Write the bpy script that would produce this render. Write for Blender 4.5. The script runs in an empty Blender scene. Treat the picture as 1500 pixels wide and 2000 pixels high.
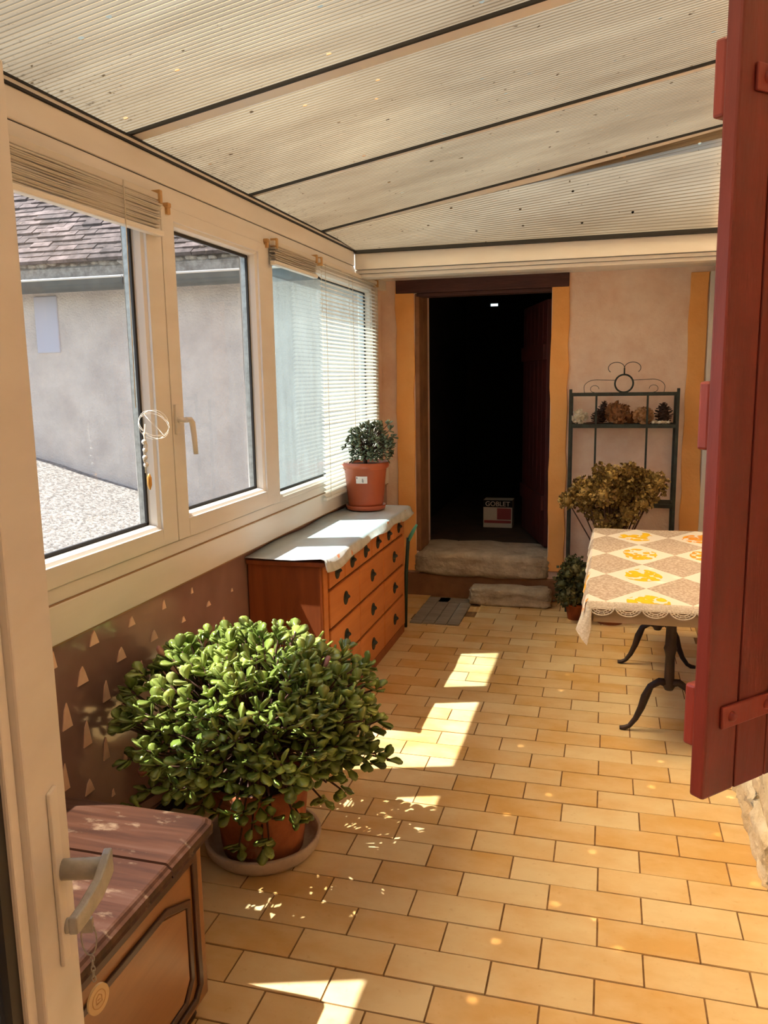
import bpy, bmesh, math, random
from mathutils import Vector, Matrix, Quaternion
random.seed(7)
S = bpy.context.scene
COL = S.collection
# ------------------------------------------------------------------ camera
cam_d = bpy.data.cameras.new('camera'); cam = bpy.data.objects.new('camera', cam_d); COL.objects.link(cam)
YAW, PITCH, ROLL, HC = 0.270254, 0.163067, 0.0156627, 1.75
cam_d.sensor_fit = 'VERTICAL'; cam_d.sensor_height = 36.0; cam_d.lens = 36.0 * 1580.0 / 2000.0
cam_d.clip_start = 0.02; cam_d.clip_end = 200
_f = Vector((-math.sin(YAW)*math.cos(PITCH), math.cos(YAW)*math.cos(PITCH), -math.sin(PITCH)))
_r = Vector((math.cos(YAW), math.sin(YAW), 0)); _d = _f.cross(_r)
_r2 = _r*math.cos(ROLL) + _d*math.sin(ROLL); _d2 = -_r*math.sin(ROLL) + _d*math.cos(ROLL)
mw = Matrix.Identity(4)
for i in range(3):
    mw[i][0] = _r2[i]; mw[i][1] = -_d2[i]; mw[i][2] = -_f[i]
mw[2][3] = HC
cam.matrix_world = mw
S.camera = cam
# ------------------------------------------------------------------ world, sun, exposure
SUN_EL, SUN_T = math.radians(63.0), 0.31
w = bpy.data.worlds.new('world'); S.world = w; w.use_nodes = True
nt = w.node_tree; bg = nt.nodes['Background']
sky = nt.nodes.new('ShaderNodeTexSky'); sky.sky_type = 'NISHITA'; sky.sun_disc = False
sky.sun_elevation = SUN_EL; sky.sun_rotation = math.atan2(-1, -SUN_T)
nt.links.new(sky.outputs[0], bg.inputs[0]); bg.inputs[1].default_value = 0.16
sd = bpy.data.lights.new('sun', 'SUN'); sd.energy = 7.0; sd.angle = math.radians(0.53); sd.color = (1.0, 0.955, 0.88)
so = bpy.data.objects.new('sun', sd); COL.objects.link(so)
_k = math.hypot(1, SUN_T)
to_sun = Vector((-math.cos(SUN_EL)/_k, -math.cos(SUN_EL)*SUN_T/_k, math.sin(SUN_EL)))
so.rotation_euler = to_sun.to_track_quat('Z', 'Y').to_euler(); so.location = (-6, -2, 12)
S.view_settings.view_transform = 'Standard'; S.view_settings.look = 'None'
S.view_settings.gamma = 1.0; S.view_settings.use_curve_mapping = False
S.view_settings.exposure = 1.02

# ------------------------------------------------------------------ helpers
def srgb(h):
    h = h.lstrip('#'); o = []
    for i in (0, 2, 4):
        c = int(h[i:i+2], 16)/255.0
        o.append(c/12.92 if c <= .04045 else ((c+.055)/1.055)**2.4)
    return (*o, 1.0)

class NT:
    def __init__(s, name):
        s.m = bpy.data.materials.new(name); s.m.use_nodes = True; s.t = s.m.node_tree
        s.t.nodes.clear(); s.out = s.n('ShaderNodeOutputMaterial')
        s.geo = s.n('ShaderNodeNewGeometry')
    def n(s, typ, **kw):
        x = s.t.nodes.new(typ)
        for k, v in kw.items(): setattr(x, k, v)
        return x
    def l(s, a, b): s.t.links.new(a, b)
    def mapping(s, sc=(1, 1, 1), rot=(0, 0, 0), src=None):
        mp = s.n('ShaderNodeMapping'); mp.inputs['Scale'].default_value = sc; mp.inputs['Rotation'].default_value = rot
        s.l(src if src is not None else s.geo.outputs['Position'], mp.inputs['Vector']); return mp.outputs[0]
    def noise(s, vec, scale, detail=4, rough=.55, dist=0):
        x = s.n('ShaderNodeTexNoise'); x.inputs['Scale'].default_value = scale; x.inputs['Detail'].default_value = detail
        x.inputs['Roughness'].default_value = rough; x.inputs['Distortion'].default_value = dist
        s.l(vec, x.inputs['Vector']); return x.outputs['Fac']
    def ramp(s, fac, stops):
        x = s.n('ShaderNodeValToRGB'); cr = x.color_ramp
        while len(cr.elements) < len(stops): cr.elements.new(.5)
        for e, (p, c) in zip(cr.elements, stops): e.position = p; e.color = c
        s.l(fac, x.inputs[0]); return x.outputs[0]
    def math(s, op, a, b=None, clamp=False):
        x = s.n('ShaderNodeMath', operation=op); x.use_clamp = clamp
        for i, v in enumerate((a, b)):
            if v is None: continue
            if isinstance(v, (int, float)): x.inputs[i].default_value = v
            else: s.l(v, x.inputs[i])
        return x.outputs[0]
    def mix(s, fac, a, b, blend='MIX'):
        x = s.n('ShaderNodeMix', data_type='RGBA', blend_type=blend)
        for inp, v in ((x.inputs['Factor'], fac), (x.inputs[6], a), (x.inputs[7], b)):
            if isinstance(v, (int, float)): inp.default_value = v
            elif isinstance(v, tuple): inp.default_value = v
            else: s.l(v, inp)
        return x.outputs[2]
    def bsdf(s, color, rough=.5, metallic=0, spec=.5, bump=None, bstr=.2, bdist=.01, coat=0):
        p = s.n('ShaderNodeBsdfPrincipled')
        if isinstance(color, tuple): p.inputs['Base Color'].default_value = color
        else: s.l(color, p.inputs['Base Color'])
        if isinstance(rough, (int, float)): p.inputs['Roughness'].default_value = rough
        else: s.l(rough, p.inputs['Roughness'])
        p.inputs['Metallic'].default_value = metallic; p.inputs['Specular IOR Level'].default_value = spec
        p.inputs['Coat Weight'].default_value = coat
        if bump is not None:
            b = s.n('ShaderNodeBump'); b.inputs['Strength'].default_value = bstr; b.inputs['Distance'].default_value = bdist
            s.l(bump, b.inputs['Height']); s.l(b.outputs[0], p.inputs['Normal'])
        s.l(p.outputs[0], s.out.inputs[0]); return p
    def fres(s, r0=.04, top=.9):
        lw = s.n('ShaderNodeLayerWeight'); lw.inputs[0].default_value = .5
        return s.math('ADD', s.math('MULTIPLY', s.math('POWER', lw.outputs['Facing'], 5), top-r0), r0)
    def objrand(s): return s.n('ShaderNodeObjectInfo').outputs['Random']
    def vary(s, col, amt, isl=False):
        r = s.objrand()
        if isl: r = s.math('FRACT', s.math('ADD', r, s.geo.outputs['Random Per Island']))
        h = s.n('ShaderNodeHueSaturation'); s.l(col, h.inputs['Color'])
        s.l(s.math('ADD', s.math('MULTIPLY', r, 2*amt), 1-amt), h.inputs['Value']); return h.outputs[0]

def mat(name, c1, c2=None, scale=6, stretch=(1, 1, 1), rough=.5, bump=0, bscale=None, lo=.35, hi=.65, spec=.5, metallic=0, detail=5, vary=0, bdist=.01, dist=0, c3=None, coat=0):
    N = NT(name); a = srgb(c1)
    v = N.mapping(stretch)
    f = N.noise(v, scale, detail, .6, dist)
    if c2:
        st = [(lo, a), (hi, srgb(c2))]
        if c3: st.append((min(1, hi+.15), srgb(c3)))
        c = N.ramp(f, st)
    else: c = N.mix(0.0, a, a)
    if vary: c = N.vary(c, vary)
    b = None
    if bump: b = N.noise(v, bscale or scale*3, 5)
    N.bsdf(c, rough, metallic, spec, b, bump, bdist, coat)
    return N.m

class MB:
    """collects simple shapes and links them as one mesh object"""
    def __init__(s): s.v = []; s.f = []; s.sm = []
    def add(s, vs, fs, smooth=False):
        o = len(s.v); s.v += [tuple(x) for x in vs]; s.f += [tuple(i+o for i in f) for f in fs]; s.sm += [smooth]*len(fs); return s
    def box(s, a, b, M=None):
        x0, x1 = sorted((a[0], b[0])); y0, y1 = sorted((a[1], b[1])); z0, z1 = sorted((a[2], b[2]))
        vs = [Vector(p) for p in ((x0,y0,z0),(x1,y0,z0),(x1,y1,z0),(x0,y1,z0),(x0,y0,z1),(x1,y0,z1),(x1,y1,z1),(x0,y1,z1))]
        if M is not None: vs = [M @ p for p in vs]
        return s.add(vs, [(0,3,2,1),(4,5,6,7),(0,1,5,4),(1,2,6,5),(2,3,7,6),(3,0,4,7)])
    def tube(s, pts, r, n=8, caps=True, closed=False):
        pts = [Vector(p) for p in pts]; m = len(pts)
        rs = r if isinstance(r, (list, tuple)) else [r]*m
        up = Vector((0, 0, 1)); vs = []; prev = None
        for i, p in enumerate(pts):
            if closed: t = pts[(i+1) % m]-pts[i-1]
            else: t = pts[min(i+1, m-1)]-pts[max(i-1, 0)]
            if t.length < 1e-9: t = Vector((0, 0, 1))
            t.normalize()
            if prev is None:
                ref = up if abs(t.z) < .9 else Vector((1, 0, 0)); a = t.cross(ref).normalized()
            else:
                a = prev - t*prev.dot(t)
                a = a.normalized() if a.length > 1e-6 else t.orthogonal().normalized()
            prev = a; b = t.cross(a)
            for k in range(n):
                an = 2*math.pi*k/n; vs.append(p + (a*math.cos(an)+b*math.sin(an))*rs[i])
        fs = []
        for i in range(m if closed else m-1):
            for k in range(n):
                j = (i+1) % m
                fs.append((i*n+k, i*n+(k+1) % n, j*n+(k+1) % n, j*n+k))
        s.add(vs, fs, True)
        if caps and not closed:
            o = len(s.v)-len(vs)
            s.f.append(tuple(o+k for k in reversed(range(n)))); s.f.append(tuple(o+(m-1)*n+k for k in range(n))); s.sm += [False, False]
        return s
    def lathe(s, prof, c=(0, 0, 0), n=32, caps=(True, True)):
        vs = []
        for r, z in prof:
            for k in range(n):
                an = 2*math.pi*k/n; vs.append((c[0]+r*math.cos(an), c[1]+r*math.sin(an), c[2]+z))
        fs = []
        for i in range(len(prof)-1):
            for k in range(n): fs.append((i*n+k, i*n+(k+1) % n, (i+1)*n+(k+1) % n, (i+1)*n+k))
        o = len(s.v); s.add(vs, fs, True)
        if caps[0]: s.f.append(tuple(o+k for k in reversed(range(n)))); s.sm.append(False)
        if caps[1]: s.f.append(tuple(o+(len(prof)-1)*n+k for k in range(n))); s.sm.append(False)
        return s
    def prism(s, poly, d, M=None):
        """poly: list of 3D points, extruded by vector d"""
        n = len(poly); d = Vector(d); vs = [Vector(p) for p in poly]; vs += [p+d for p in vs]
        if M is not None: vs = [M @ p for p in vs]
        fs = [tuple(reversed(range(n))), tuple(range(n, 2*n))] + [(i, (i+1) % n, n+(i+1) % n, n+i) for i in range(n)]
        return s.add(vs, fs)
    def blob(s, c, r, seg=10, rings=7, jit=0, sc=(1, 1, 1), M=None):
        vs = []; c = Vector(c)
        for i in range(rings+1):
            th = math.pi*i/rings
            for k in range(seg):
                ph = 2*math.pi*k/seg; q = r*(1+random.uniform(-jit, jit))
                p = Vector((q*math.sin(th)*math.cos(ph)*sc[0], q*math.sin(th)*math.sin(ph)*sc[1], q*math.cos(th)*sc[2]))
                if M is not None: p = M @ p
                vs.append(c+p)
        fs = [(i*seg+k, i*seg+(k+1) % seg, (i+1)*seg+(k+1) % seg, (i+1)*seg+k) for i in range(rings) for k in range(seg)]
        return s.add(vs, fs, True)
    def mesh(s, name, m=None):
        me = bpy.data.meshes.new(name); me.from_pydata(s.v, [], s.f)
        me.polygons.foreach_set('use_smooth', s.sm)
        bm = bmesh.new(); bm.from_mesh(me); bmesh.ops.remove_doubles(bm, verts=bm.verts, dist=1e-6)
        bmesh.ops.recalc_face_normals(bm, faces=bm.faces); bm.to_mesh(me); bm.free()
        if m: me.materials.append(m)
        return me
    def build(s, name, m, parent=None, bev=0, loc=None, kind=None):
        me = s.mesh(name, m)
        if loc is not None and parent is None:
            me.transform(Matrix.Translation(-Vector(loc)))
        o = bpy.data.objects.new(name, me); COL.objects.link(o)
        if parent is not None:
            o.parent = parent
            off = WORLD.get(parent.name, Vector((0, 0, 0)))
            me.transform(Matrix.Translation(-off)); WORLD[o.name] = off
        elif loc is not None: o.location = loc; WORLD[o.name] = Vector(loc)
        else: WORLD[o.name] = Vector((0, 0, 0))
        if bev:
            b = o.modifiers.new('bevel', 'BEVEL'); b.width = bev; b.segments = 2; b.limit_method = 'ANGLE'
        if kind: o['kind'] = kind
        return o
WORLD = {}
def empty(name, loc, label=None, cat=None, group=None, kind=None):
    o = bpy.data.objects.new(name, None); COL.objects.link(o); o.location = loc; o.empty_display_size = .05
    WORLD[o.name] = Vector(loc)
    return tag(o, label, cat, group, kind)
def tag(o, label=None, cat=None, group=None, kind=None):
    if label: o['label'] = label
    if cat: o['category'] = cat
    if group: o['group'] = group
    if kind: o['kind'] = kind
    return o
def box(name, a, b, m, parent=None, bev=0, kind=None, loc=None):
    return MB().box(a, b).build(name, m, parent, bev, loc, kind)
def inst(name, me, parent, M):
    """part sharing mesh data; M is the matrix in the parent's space"""
    o = bpy.data.objects.new(name, me); COL.objects.link(o); o.parent = parent; o.matrix_local = M; return o

# ------------------------------------------------------------------ materials
m_pvc = mat('aged_white_plastic', 'e6e2da', 'ddd6cb', 3, (1, .6, 3), rough=.38, lo=.3, hi=.75)
m_bead = mat('white_plastic', 'e9e4da', rough=.35)
m_gasket = mat('black_rubber', '1c1815', rough=.6)
m_alu = mat('brushed_aluminium', 'a9a8a2', '8d8c86', 40, (1, 1, 1), rough=.35, metallic=.8)
m_dkgap = mat('dark_joint', '2a2019', rough=.9)
m_wallpanel = None
m_plaster = mat('pink_plaster', 'f2dac6', 'e3bfa7', 5, rough=.92, bump=.5, bscale=45, bdist=.01, lo=.35, hi=.7)
m_orange = mat('ochre_limewash', 'f3b56c', 'e9a459', 4, rough=.9, bump=.35, bscale=40, lo=.3, hi=.75)
m_stone = mat('old_limestone', 'a8977f', 'cbbca4', 9, rough=.95, bump=.9, bscale=28, bdist=.02, lo=.35, hi=.7, c3='dcd2c2')
m_stonepale = mat('whitewashed_stone', 'efe4cc', 'd9c7a4', 7, rough=.95, bump=.9, bscale=30, bdist=.02)
m_riser = mat('brown_step_render', '7d5537', '946844', 6, rough=.9, bump=.4)
m_lintel = mat('dark_painted_wood', '3a1a14', '4c2720', 8, (.5, 1, 4), rough=.7, bump=.3)
m_red = mat('oxblood_painted_wood', '782c24', '66221b', 4, (3, 3, .5), rough=.42, bump=.15, bscale=30)
m_reddark = mat('dark_red_door', '521512', '41100d', 4, rough=.6)
m_redlight = mat('red_painted_wood', '8c3930', '7d2d25', 4, (3, 3, .5), rough=.4, bump=.12, bscale=30)
m_iron = mat('dark_green_iron', '39403a', '2b2c28', 20, rough=.6, metallic=.3, spec=.4)
m_castiron = mat('cast_iron', '33231d', '241814', 16, rough=.55, metallic=.2, bump=.3)
m_terra = mat('terracotta', 'a5562c', '8d4524', 9, rough=.85, bump=.25, bscale=50, c3='b5744a')
m_terrabig = mat('weathered_terracotta', 'b0683a', '8f4e2b', 6, rough=.85, bump=.35, bscale=40, lo=.35, hi=.6, c3='b98d67')
m_saucer = mat('grey_stone_saucer', 'b3a08c', 'c9b8a3', 9, rough=.9, bump=.5, bscale=40)
m_plpot = mat('brown_plastic_pot', 'b5603f', 'ad5839', 5, rough=.32)
m_soil = mat('potting_soil', '2c1b13', '3d291c', 40, rough=1, bump=.8, bscale=80)
m_bark = mat('jade_bark', '5b3a28', '42291c', 20, rough=.8, bump=.4)
m_pine = mat('pine_drawer_wood', 'c47a3e', 'b0652b', 3, (3, .35, 6), rough=.45, bump=.08, bscale=20, lo=.3, hi=.75, dist=1.0)
m_pineside = mat('pine_side_wood', '9c5227', '7e3f1d', 3, (5, 5, .35), rough=.5, bump=.08, bscale=20, lo=.3, hi=.75, dist=1.0)
m_dkwood = mat('dark_carcass_wood', '5d2a12', '4a1f0d', 6, rough=.6)
m_walnut = mat('walnut_cabinet', '93683e', '7e5532', 3, (3, .5, 4), rough=.35, bump=.06, lo=.3, hi=.75, dist=1.2)
m_walnutdk = mat('dark_walnut_moulding', '4a2615', '35180c', 6, (2, .4, 2), rough=.35)
m_wiremat = mat('white_wire', 'e8e0d2', rough=.3, metallic=.3)
m_cone = mat('pine_cone_brown', '4a2f22', '33201a', 30, rough=.8)
m_dryfl = mat('dried_flower_tan', 'a07550', '865b3a', 40, rough=.95, bump=.5)
m_coral = mat('white_dried_flower', 'f2ead8', 'dccdb2', 40, rough=.95, bump=.8, bscale=60)
m_crate = mat('crate_wood', 'b08a5c', '9a7245', 5, (1, 4, 4), rough=.8)
m_greenpl = mat('teal_plastic', '5fb5a0', rough=.5)
m_dkgreen = mat('dark_green_plastic', '22382a', rough=.6)
m_board = mat('weathered_grey_boards', '9a8f80', '80756a', 6, (.6, 5, 5), rough=.9, bump=.4)
m_zinc = mat('weathered_zinc', '565a54', '484c47', 8, rough=.5, metallic=.35)
m_zinclip = mat('bright_zinc', 'd9d9d2', rough=.35, metallic=.4)
m_rooftile = mat('old_clay_tile', '6f625e', '453a37', 9, rough=.95, bump=.8, bscale=30, vary=.45, c3='a2907f')
m_moss = mat('grey_lichen_mortar', 'b9b2a4', '8c8578', 20, rough=1, bump=.8)
m_houseplaster = mat('grey_roughcast', 'e4d8c8', 'c8bbae', 3, rough=.97, bump=.8, bscale=60, bdist=.02, lo=.3, hi=.7)
m_palereflection = mat('pale_blue_reflection', 'bcbcc4', rough=.8)
m_gravel = mat('pale_gravel', 'a39e97', '66615c', 30, rough=1, bump=1.0, bscale=30, bdist=.03)
m_black = mat('near_black_matt', '16110d', '0f0c0a', 4, rough=.95)  # near-black colour for the back room walls and the carton band
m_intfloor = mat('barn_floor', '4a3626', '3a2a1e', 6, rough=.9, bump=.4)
m_brass = mat('tag_ivory', 'd8bd8c', rough=.4)
m_handle = mat('worn_aluminium_handle', 'b4b4b0', 'a2a29c', 30, rough=.45, metallic=.5, bump=.2)
N = NT('blind_slat'); _d = N.n('ShaderNodeBsdfDiffuse'); _t = N.n('ShaderNodeBsdfTranslucent'); _d.inputs[0].default_value = srgb('f0ebe2'); _t.inputs[0].default_value = srgb('f0e9de')
_m = N.n('ShaderNodeMixShader'); _m.inputs[0].default_value = .4; N.l(_d.outputs[0], _m.inputs[1]); N.l(_t.outputs[0], _m.inputs[2]); N.l(_m.outputs[0], N.out.inputs[0]); m_slat = N.m
m_clip = mat('yellowed_clip', 'c59a62', rough=.5)
m_cord = mat('blind_cord', 'd9cdb8', rough=.8)
m_label = mat('paper_label', 'eeece6', rough=.6)
m_ink = mat('label_ink', '5a5f6a', rough=.6)
m_tblwood = mat('painted_table_edge', 'a58f76', '93805f', 8, (.6, 4, 4), rough=.7)
m_packwhite = mat('pack_white', 'd0c4b4', rough=.6)
m_packred = mat('pack_red', '9a3a3a', rough=.5)
m_copper = mat('copper_bead', 'd8a050', rough=.3, metallic=.6)

# glossy bronze panel under the windows
N = NT('bronze_mirror_panel')
c = N.ramp(N.noise(N.mapping((1, 1, 1)), 2.5, 3), [(.35, srgb('86675d')), (.65, srgb('987a72'))])
N.bsdf(c, .12, 0, .9, coat=.3); m_wallpanel = N.m
m_sunlithole = mat('pale_pink_sunlit_hole', 'f2cfb4', 'e8bfa2', 20, rough=.6)

# window glass: clear pane with a Fresnel sheen
def glass(name, tint, haze=0.0, hazecol=(1, 1, 1, 1)):
    N = NT(name)
    tr = N.n('ShaderNodeBsdfTransparent'); tr.inputs[0].default_value = tint
    gl = N.n('ShaderNodeBsdfGlossy'); gl.inputs['Roughness'].default_value = .02
    mx = N.n('ShaderNodeMixShader'); N.l(N.fres(.06), mx.inputs[0]); N.l(tr.outputs[0], mx.inputs[1]); N.l(gl.outputs[0], mx.inputs[2])
    last = mx
    if haze:
        df = N.n('ShaderNodeBsdfTranslucent'); df.inputs[0].default_value = hazecol
        f = N.ramp(N.noise(N.mapping((1, 3, .5)), 5, 5), [(.35, (haze*.6,)*3+(1,)), (.7, (haze,)*3+(1,))])
        m2 = N.n('ShaderNodeMixShader'); N.l(f, m2.inputs[0]); N.l(mx.outputs[0], m2.inputs[1]); N.l(df.outputs[0], m2.inputs[2]); last = m2
    N.l(last.outputs[0], N.out.inputs[0]); return N.m
m_glass = glass('window_glass', (.93, .95, .96, 1), .018, (.9, .93, .97, 1))
m_glassteal = glass('dusty_window_glass', (.68, .83, .83, 1), .14, (.75, .92, .92, 1))

# roof sheets: dusty translucent polycarbonate with clear dots added to throw sun spots on the floor
def polycarb():
    N = NT('dusty_polycarbonate')
    big = N.noise(N.mapping((.35, 1.2, 1)), 2.2, 5, .6, .4)
    fine = N.noise(N.mapping((.6, 14, 1)), 6, 4)
    spots = N.noise(N.mapping((1, 1, 1)), 26, 3)
    col = N.ramp(big, [(.3, srgb('b7a68c')), (.7, srgb('e6dabf'))])
    col = N.mix(N.math('MULTIPLY', fine, .35), col, srgb('9c8a6c'))
    col = N.mix(N.ramp(spots, [(.70, (0, 0, 0, 1)), (.74, (1, 1, 1, 1))]), col, srgb('6b573c'))
    sx = N.n('ShaderNodeSeparateXYZ'); N.l(N.geo.outputs['Position'], sx.inputs[0])
    low = N.math('MULTIPLY', N.math('SUBTRACT', -1.15, sx.outputs[0]), .45, True)
    mil = N.math('ADD', N.noise(N.mapping((1, 1, 1)), 45, 4, .7), N.math('MULTIPLY', low, .9))
    col = N.mix(N.ramp(mil, [(.76, (0, 0, 0, 1)), (.92, (.6, .6, .6, 1))]), col, srgb('5a4830'))
    tl = N.n('ShaderNodeBsdfTranslucent'); df = N.n('ShaderNodeBsdfDiffuse')
    dk = N.mix(1.0, col, (.38, .345, .29, 1), 'MULTIPLY'); N.l(dk, tl.inputs[0]); N.l(dk, df.inputs[0])
    m1 = N.n('ShaderNodeMixShader'); m1.inputs[0].default_value = .35; N.l(tl.outputs[0], m1.inputs[1]); N.l(df.outputs[0], m1.inputs[2])
    rf = N.n('ShaderNodeBsdfRefraction'); rf.inputs['Roughness'].default_value = .55; rf.inputs['IOR'].default_value = 1.25
    N.l(N.mix(1.0, col, (1.0, .91, .76, 1), 'MULTIPLY'), rf.inputs[0])
    m2 = N.n('ShaderNodeMixShader'); m2.inputs[0].default_value = .40; N.l(m1.outputs[0], m2.inputs[1]); N.l(rf.outputs[0], m2.inputs[2])
    vo = N.n('ShaderNodeTexVoronoi', voronoi_dimensions='2D'); vo.inputs['Scale'].default_value = 2.9; N.l(N.mapping((1, 1, 0)), vo.inputs['Vector'])
    dot = N.math('LESS_THAN', vo.outputs['Distance'], .024)
    tp = N.n('ShaderNodeBsdfTransparent'); tp.inputs[0].default_value = (.8, .58, .32, 1)
    m3 = N.n('ShaderNodeMixShader'); N.l(dot, m3.inputs[0]); N.l(m2.outputs[0], m3.inputs[1]); N.l(tp.outputs[0], m3.inputs[2])
    gl = N.n('ShaderNodeBsdfGlossy'); gl.inputs['Roughness'].default_value = .3
    m4 = N.n('ShaderNodeMixShader'); N.l(N.fres(.03, .5), m4.inputs[0]); N.l(m3.outputs[0], m4.inputs[1]); N.l(gl.outputs[0], m4.inputs[2])
    N.l(m4.outputs[0], N.out.inputs[0]); return N.m
m_roof = polycarb()

# floor tiles
N = NT('honey_glazed_tile')
a = N.noise(N.mapping((1, 1.6, 1)), 3.2, 5, .6)
r = N.objrand()
f = N.math('ADD', N.math('MULTIPLY', a, .75), N.math('MULTIPLY', r, .28))
c = N.ramp(f, [(.33, srgb('d0a562')), (.5, srgb('dbb983')), (.68, srgb('e4cc9c'))])
c = N.mix(N.ramp(N.noise(N.mapping((1, 1, 1)), 40, 3), [(.62, (0, 0, 0, 1)), (.8, (.35, .35, .35, 1))]), c, srgb('b97f3c'))
N.bsdf(c, N.ramp(N.noise(N.mapping((1, 1, 1)), 9, 3), [(.3, (.30,)*3+(1,)), (.7, (.48,)*3+(1,))]), 0, .45, N.noise(N.mapping((1, 1, 1)), 30, 3), .08)
m_tile = N.m
m_grout = mat('brown_grout', '8a683f', '745433', 20, rough=.95, bump=.4)

# jade leaves
N = NT('jade_leaf')
v = N.noise(N.mapping(), 6, 3)
c = N.ramp(v, [(.35, srgb('728a3c')), (.6, srgb('a6b85c')), (.75, srgb('d0d888'))])
c = N.vary(c, .38, True)
p = N.bsdf(c, .17, 0, .85); _t = N.n('ShaderNodeBsdfTranslucent'); N.l(c, _t.inputs[0]); _m = N.n('ShaderNodeMixShader'); _m.inputs[0].default_value = .25
N.l(p.outputs[0], _m.inputs[1]); N.l(_t.outputs[0], _m.inputs[2]); N.l(_m.outputs[0], N.out.inputs[0])
m_jade = N.m
m_deadleaf = mat('pink_dry_leaf', 'b9806c', 'a3685a', 30, rough=.7)
def leafmat(name, a, b, c3):
    N = NT(name); rr = N.math('FRACT', N.math('ADD', N.objrand(), N.geo.outputs['Random Per Island']))
    c = N.ramp(rr, [(0, srgb(a)), (.55, srgb(b)), (1, srgb(c3))]); N.bsdf(c, .6, 0, .35); return N.m
m_smalljade = leafmat('grey_green_leaf', '3f4a33', '69755a', '9aa588')
m_hyd = leafmat('dried_hydrangea', '5e4420', '80662e', 'a58c4c')
m_ivy = leafmat('dark_green_foliage', '2a3018', '454a28', '625a34')

# table cloth print: beige and white lozenges with yellow flowers
N = NT('lozenge_flower_cloth')
tc = N.n('ShaderNodeTexCoord'); sep = N.n('ShaderNodeSeparateXYZ'); N.l(tc.outputs['Object'], sep.inputs[0])
X, Y = sep.outputs[0], sep.outputs[1]
px = N.math('DIVIDE', N.math('ADD', X, .07), .37); py = N.math('DIVIDE', N.math('ADD', Y, .12), .52)
P_ = N.math('ADD', px, py); Q_ = N.math('SUBTRACT', px, py)
par = N.math('FLOORED_MODULO', N.math('ADD', N.math('FLOOR', P_), N.math('FLOOR', Q_)), 2)
fp = N.math('SUBTRACT', N.math('FRACT', P_), .5); fq = N.math('SUBTRACT', N.math('FRACT', Q_), .5)
lace = N.ramp(N.noise(N.mapping((1, 1, 1)), 70, 3), [(.45, srgb('ae9987')), (.6, srgb('cfc3b6'))])
base = N.mix(par, lace, srgb('f1ebe0'))
d2 = N.math('SQRT', N.math('ADD', N.math('MULTIPLY', fp, fp), N.math('MULTIPLY', fq, fq)))
vo = N.n('ShaderNodeTexVoronoi'); vo.inputs['Scale'].default_value = 24; N.l(N.mapping((1, .75, 1), src=tc.outputs['Object']), vo.inputs['Vector'])
pet = N.math('LESS_THAN', vo.outputs['Distance'], .60)
inr = N.math('LESS_THAN', N.math('ADD', d2, N.math('MULTIPLY', N.noise(N.mapping((1, 1, 1)), 7, 2), .35)), .54)
cell = N.n('ShaderNodeTexWhiteNoise', noise_dimensions='2D')
cmb = N.n('ShaderNodeCombineXYZ'); N.l(N.math('FLOOR', P_), cmb.inputs[0]); N.l(N.math('FLOOR', Q_), cmb.inputs[1]); N.l(cmb.outputs[0], cell.inputs['Vector'])
has = N.math('MULTIPLY', N.math('MULTIPLY', pet, inr), par)
fl = N.ramp(N.math('ADD', N.math('MULTIPLY', cell.outputs['Value'], .6), N.math('MULTIPLY', vo.outputs['Distance'], .7)), [(.2, srgb('f3cf1c')), (.6, srgb('f5bf1e')), (.85, srgb('ef9a2a'))])
N.bsdf(N.mix(has, base, fl), .55, 0, .4); m_cloth = N.m
m_lace = mat('lace_white', 'ece4d6', 'd5c8b4', 120, rough=.9, bump=.5, bscale=150)
# chest cover: pale oilcloth with orange sprigs
N = NT('sprigged_oilcloth')
vo = N.n('ShaderNodeTexVoronoi'); vo.inputs['Scale'].default_value = 11; N.l(N.mapping((1, 1, 1)), vo.inputs['Vector'])
b1 = N.ramp(N.noise(N.mapping(), 14, 4), [(.4, srgb('cfd2cf')), (.6, srgb('bdbfba'))])
c = N.mix(N.math('LESS_THAN', N.math('ADD', vo.outputs['Distance'], N.math('MULTIPLY', N.noise(N.mapping(), 50, 2), .25)), .33), b1, srgb('d98a5e'))
N.bsdf(c, .35, 0, .5); m_oil = N.m
m_oiltop = mat('pale_oilcloth', 'c6d4da', 'b7c2c6', 10, rough=.3, lo=.3, hi=.75)
# worn cabinet top
N = NT('worn_mahogany_top')
v = N.mapping((.35, 4, 1)); g = N.noise(v, 5, 6, .6, .6)
c = N.ramp(g, [(.3, srgb('301b12')), (.55, srgb('4a2c1d')), (.75, srgb('5a3f32'))])
wv = N.noise(N.mapping((.8, 1.6, 1)), 7, 6, .7)
c = N.mix(N.ramp(wv, [(.57, (0, 0, 0, 1)), (.70, (.8, .8, .8, 1))]), c, srgb('8f775e'))
N.bsdf(c, .42, 0, .25, g, .08); m_worn = N.m

# ================================================================== SETTING
XF = -1.70          # inner face of the window frames
YB = 6.30           # back wall
XR = 0.70           # right wall
FY0, FY1 = -0.60, 6.30
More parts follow.
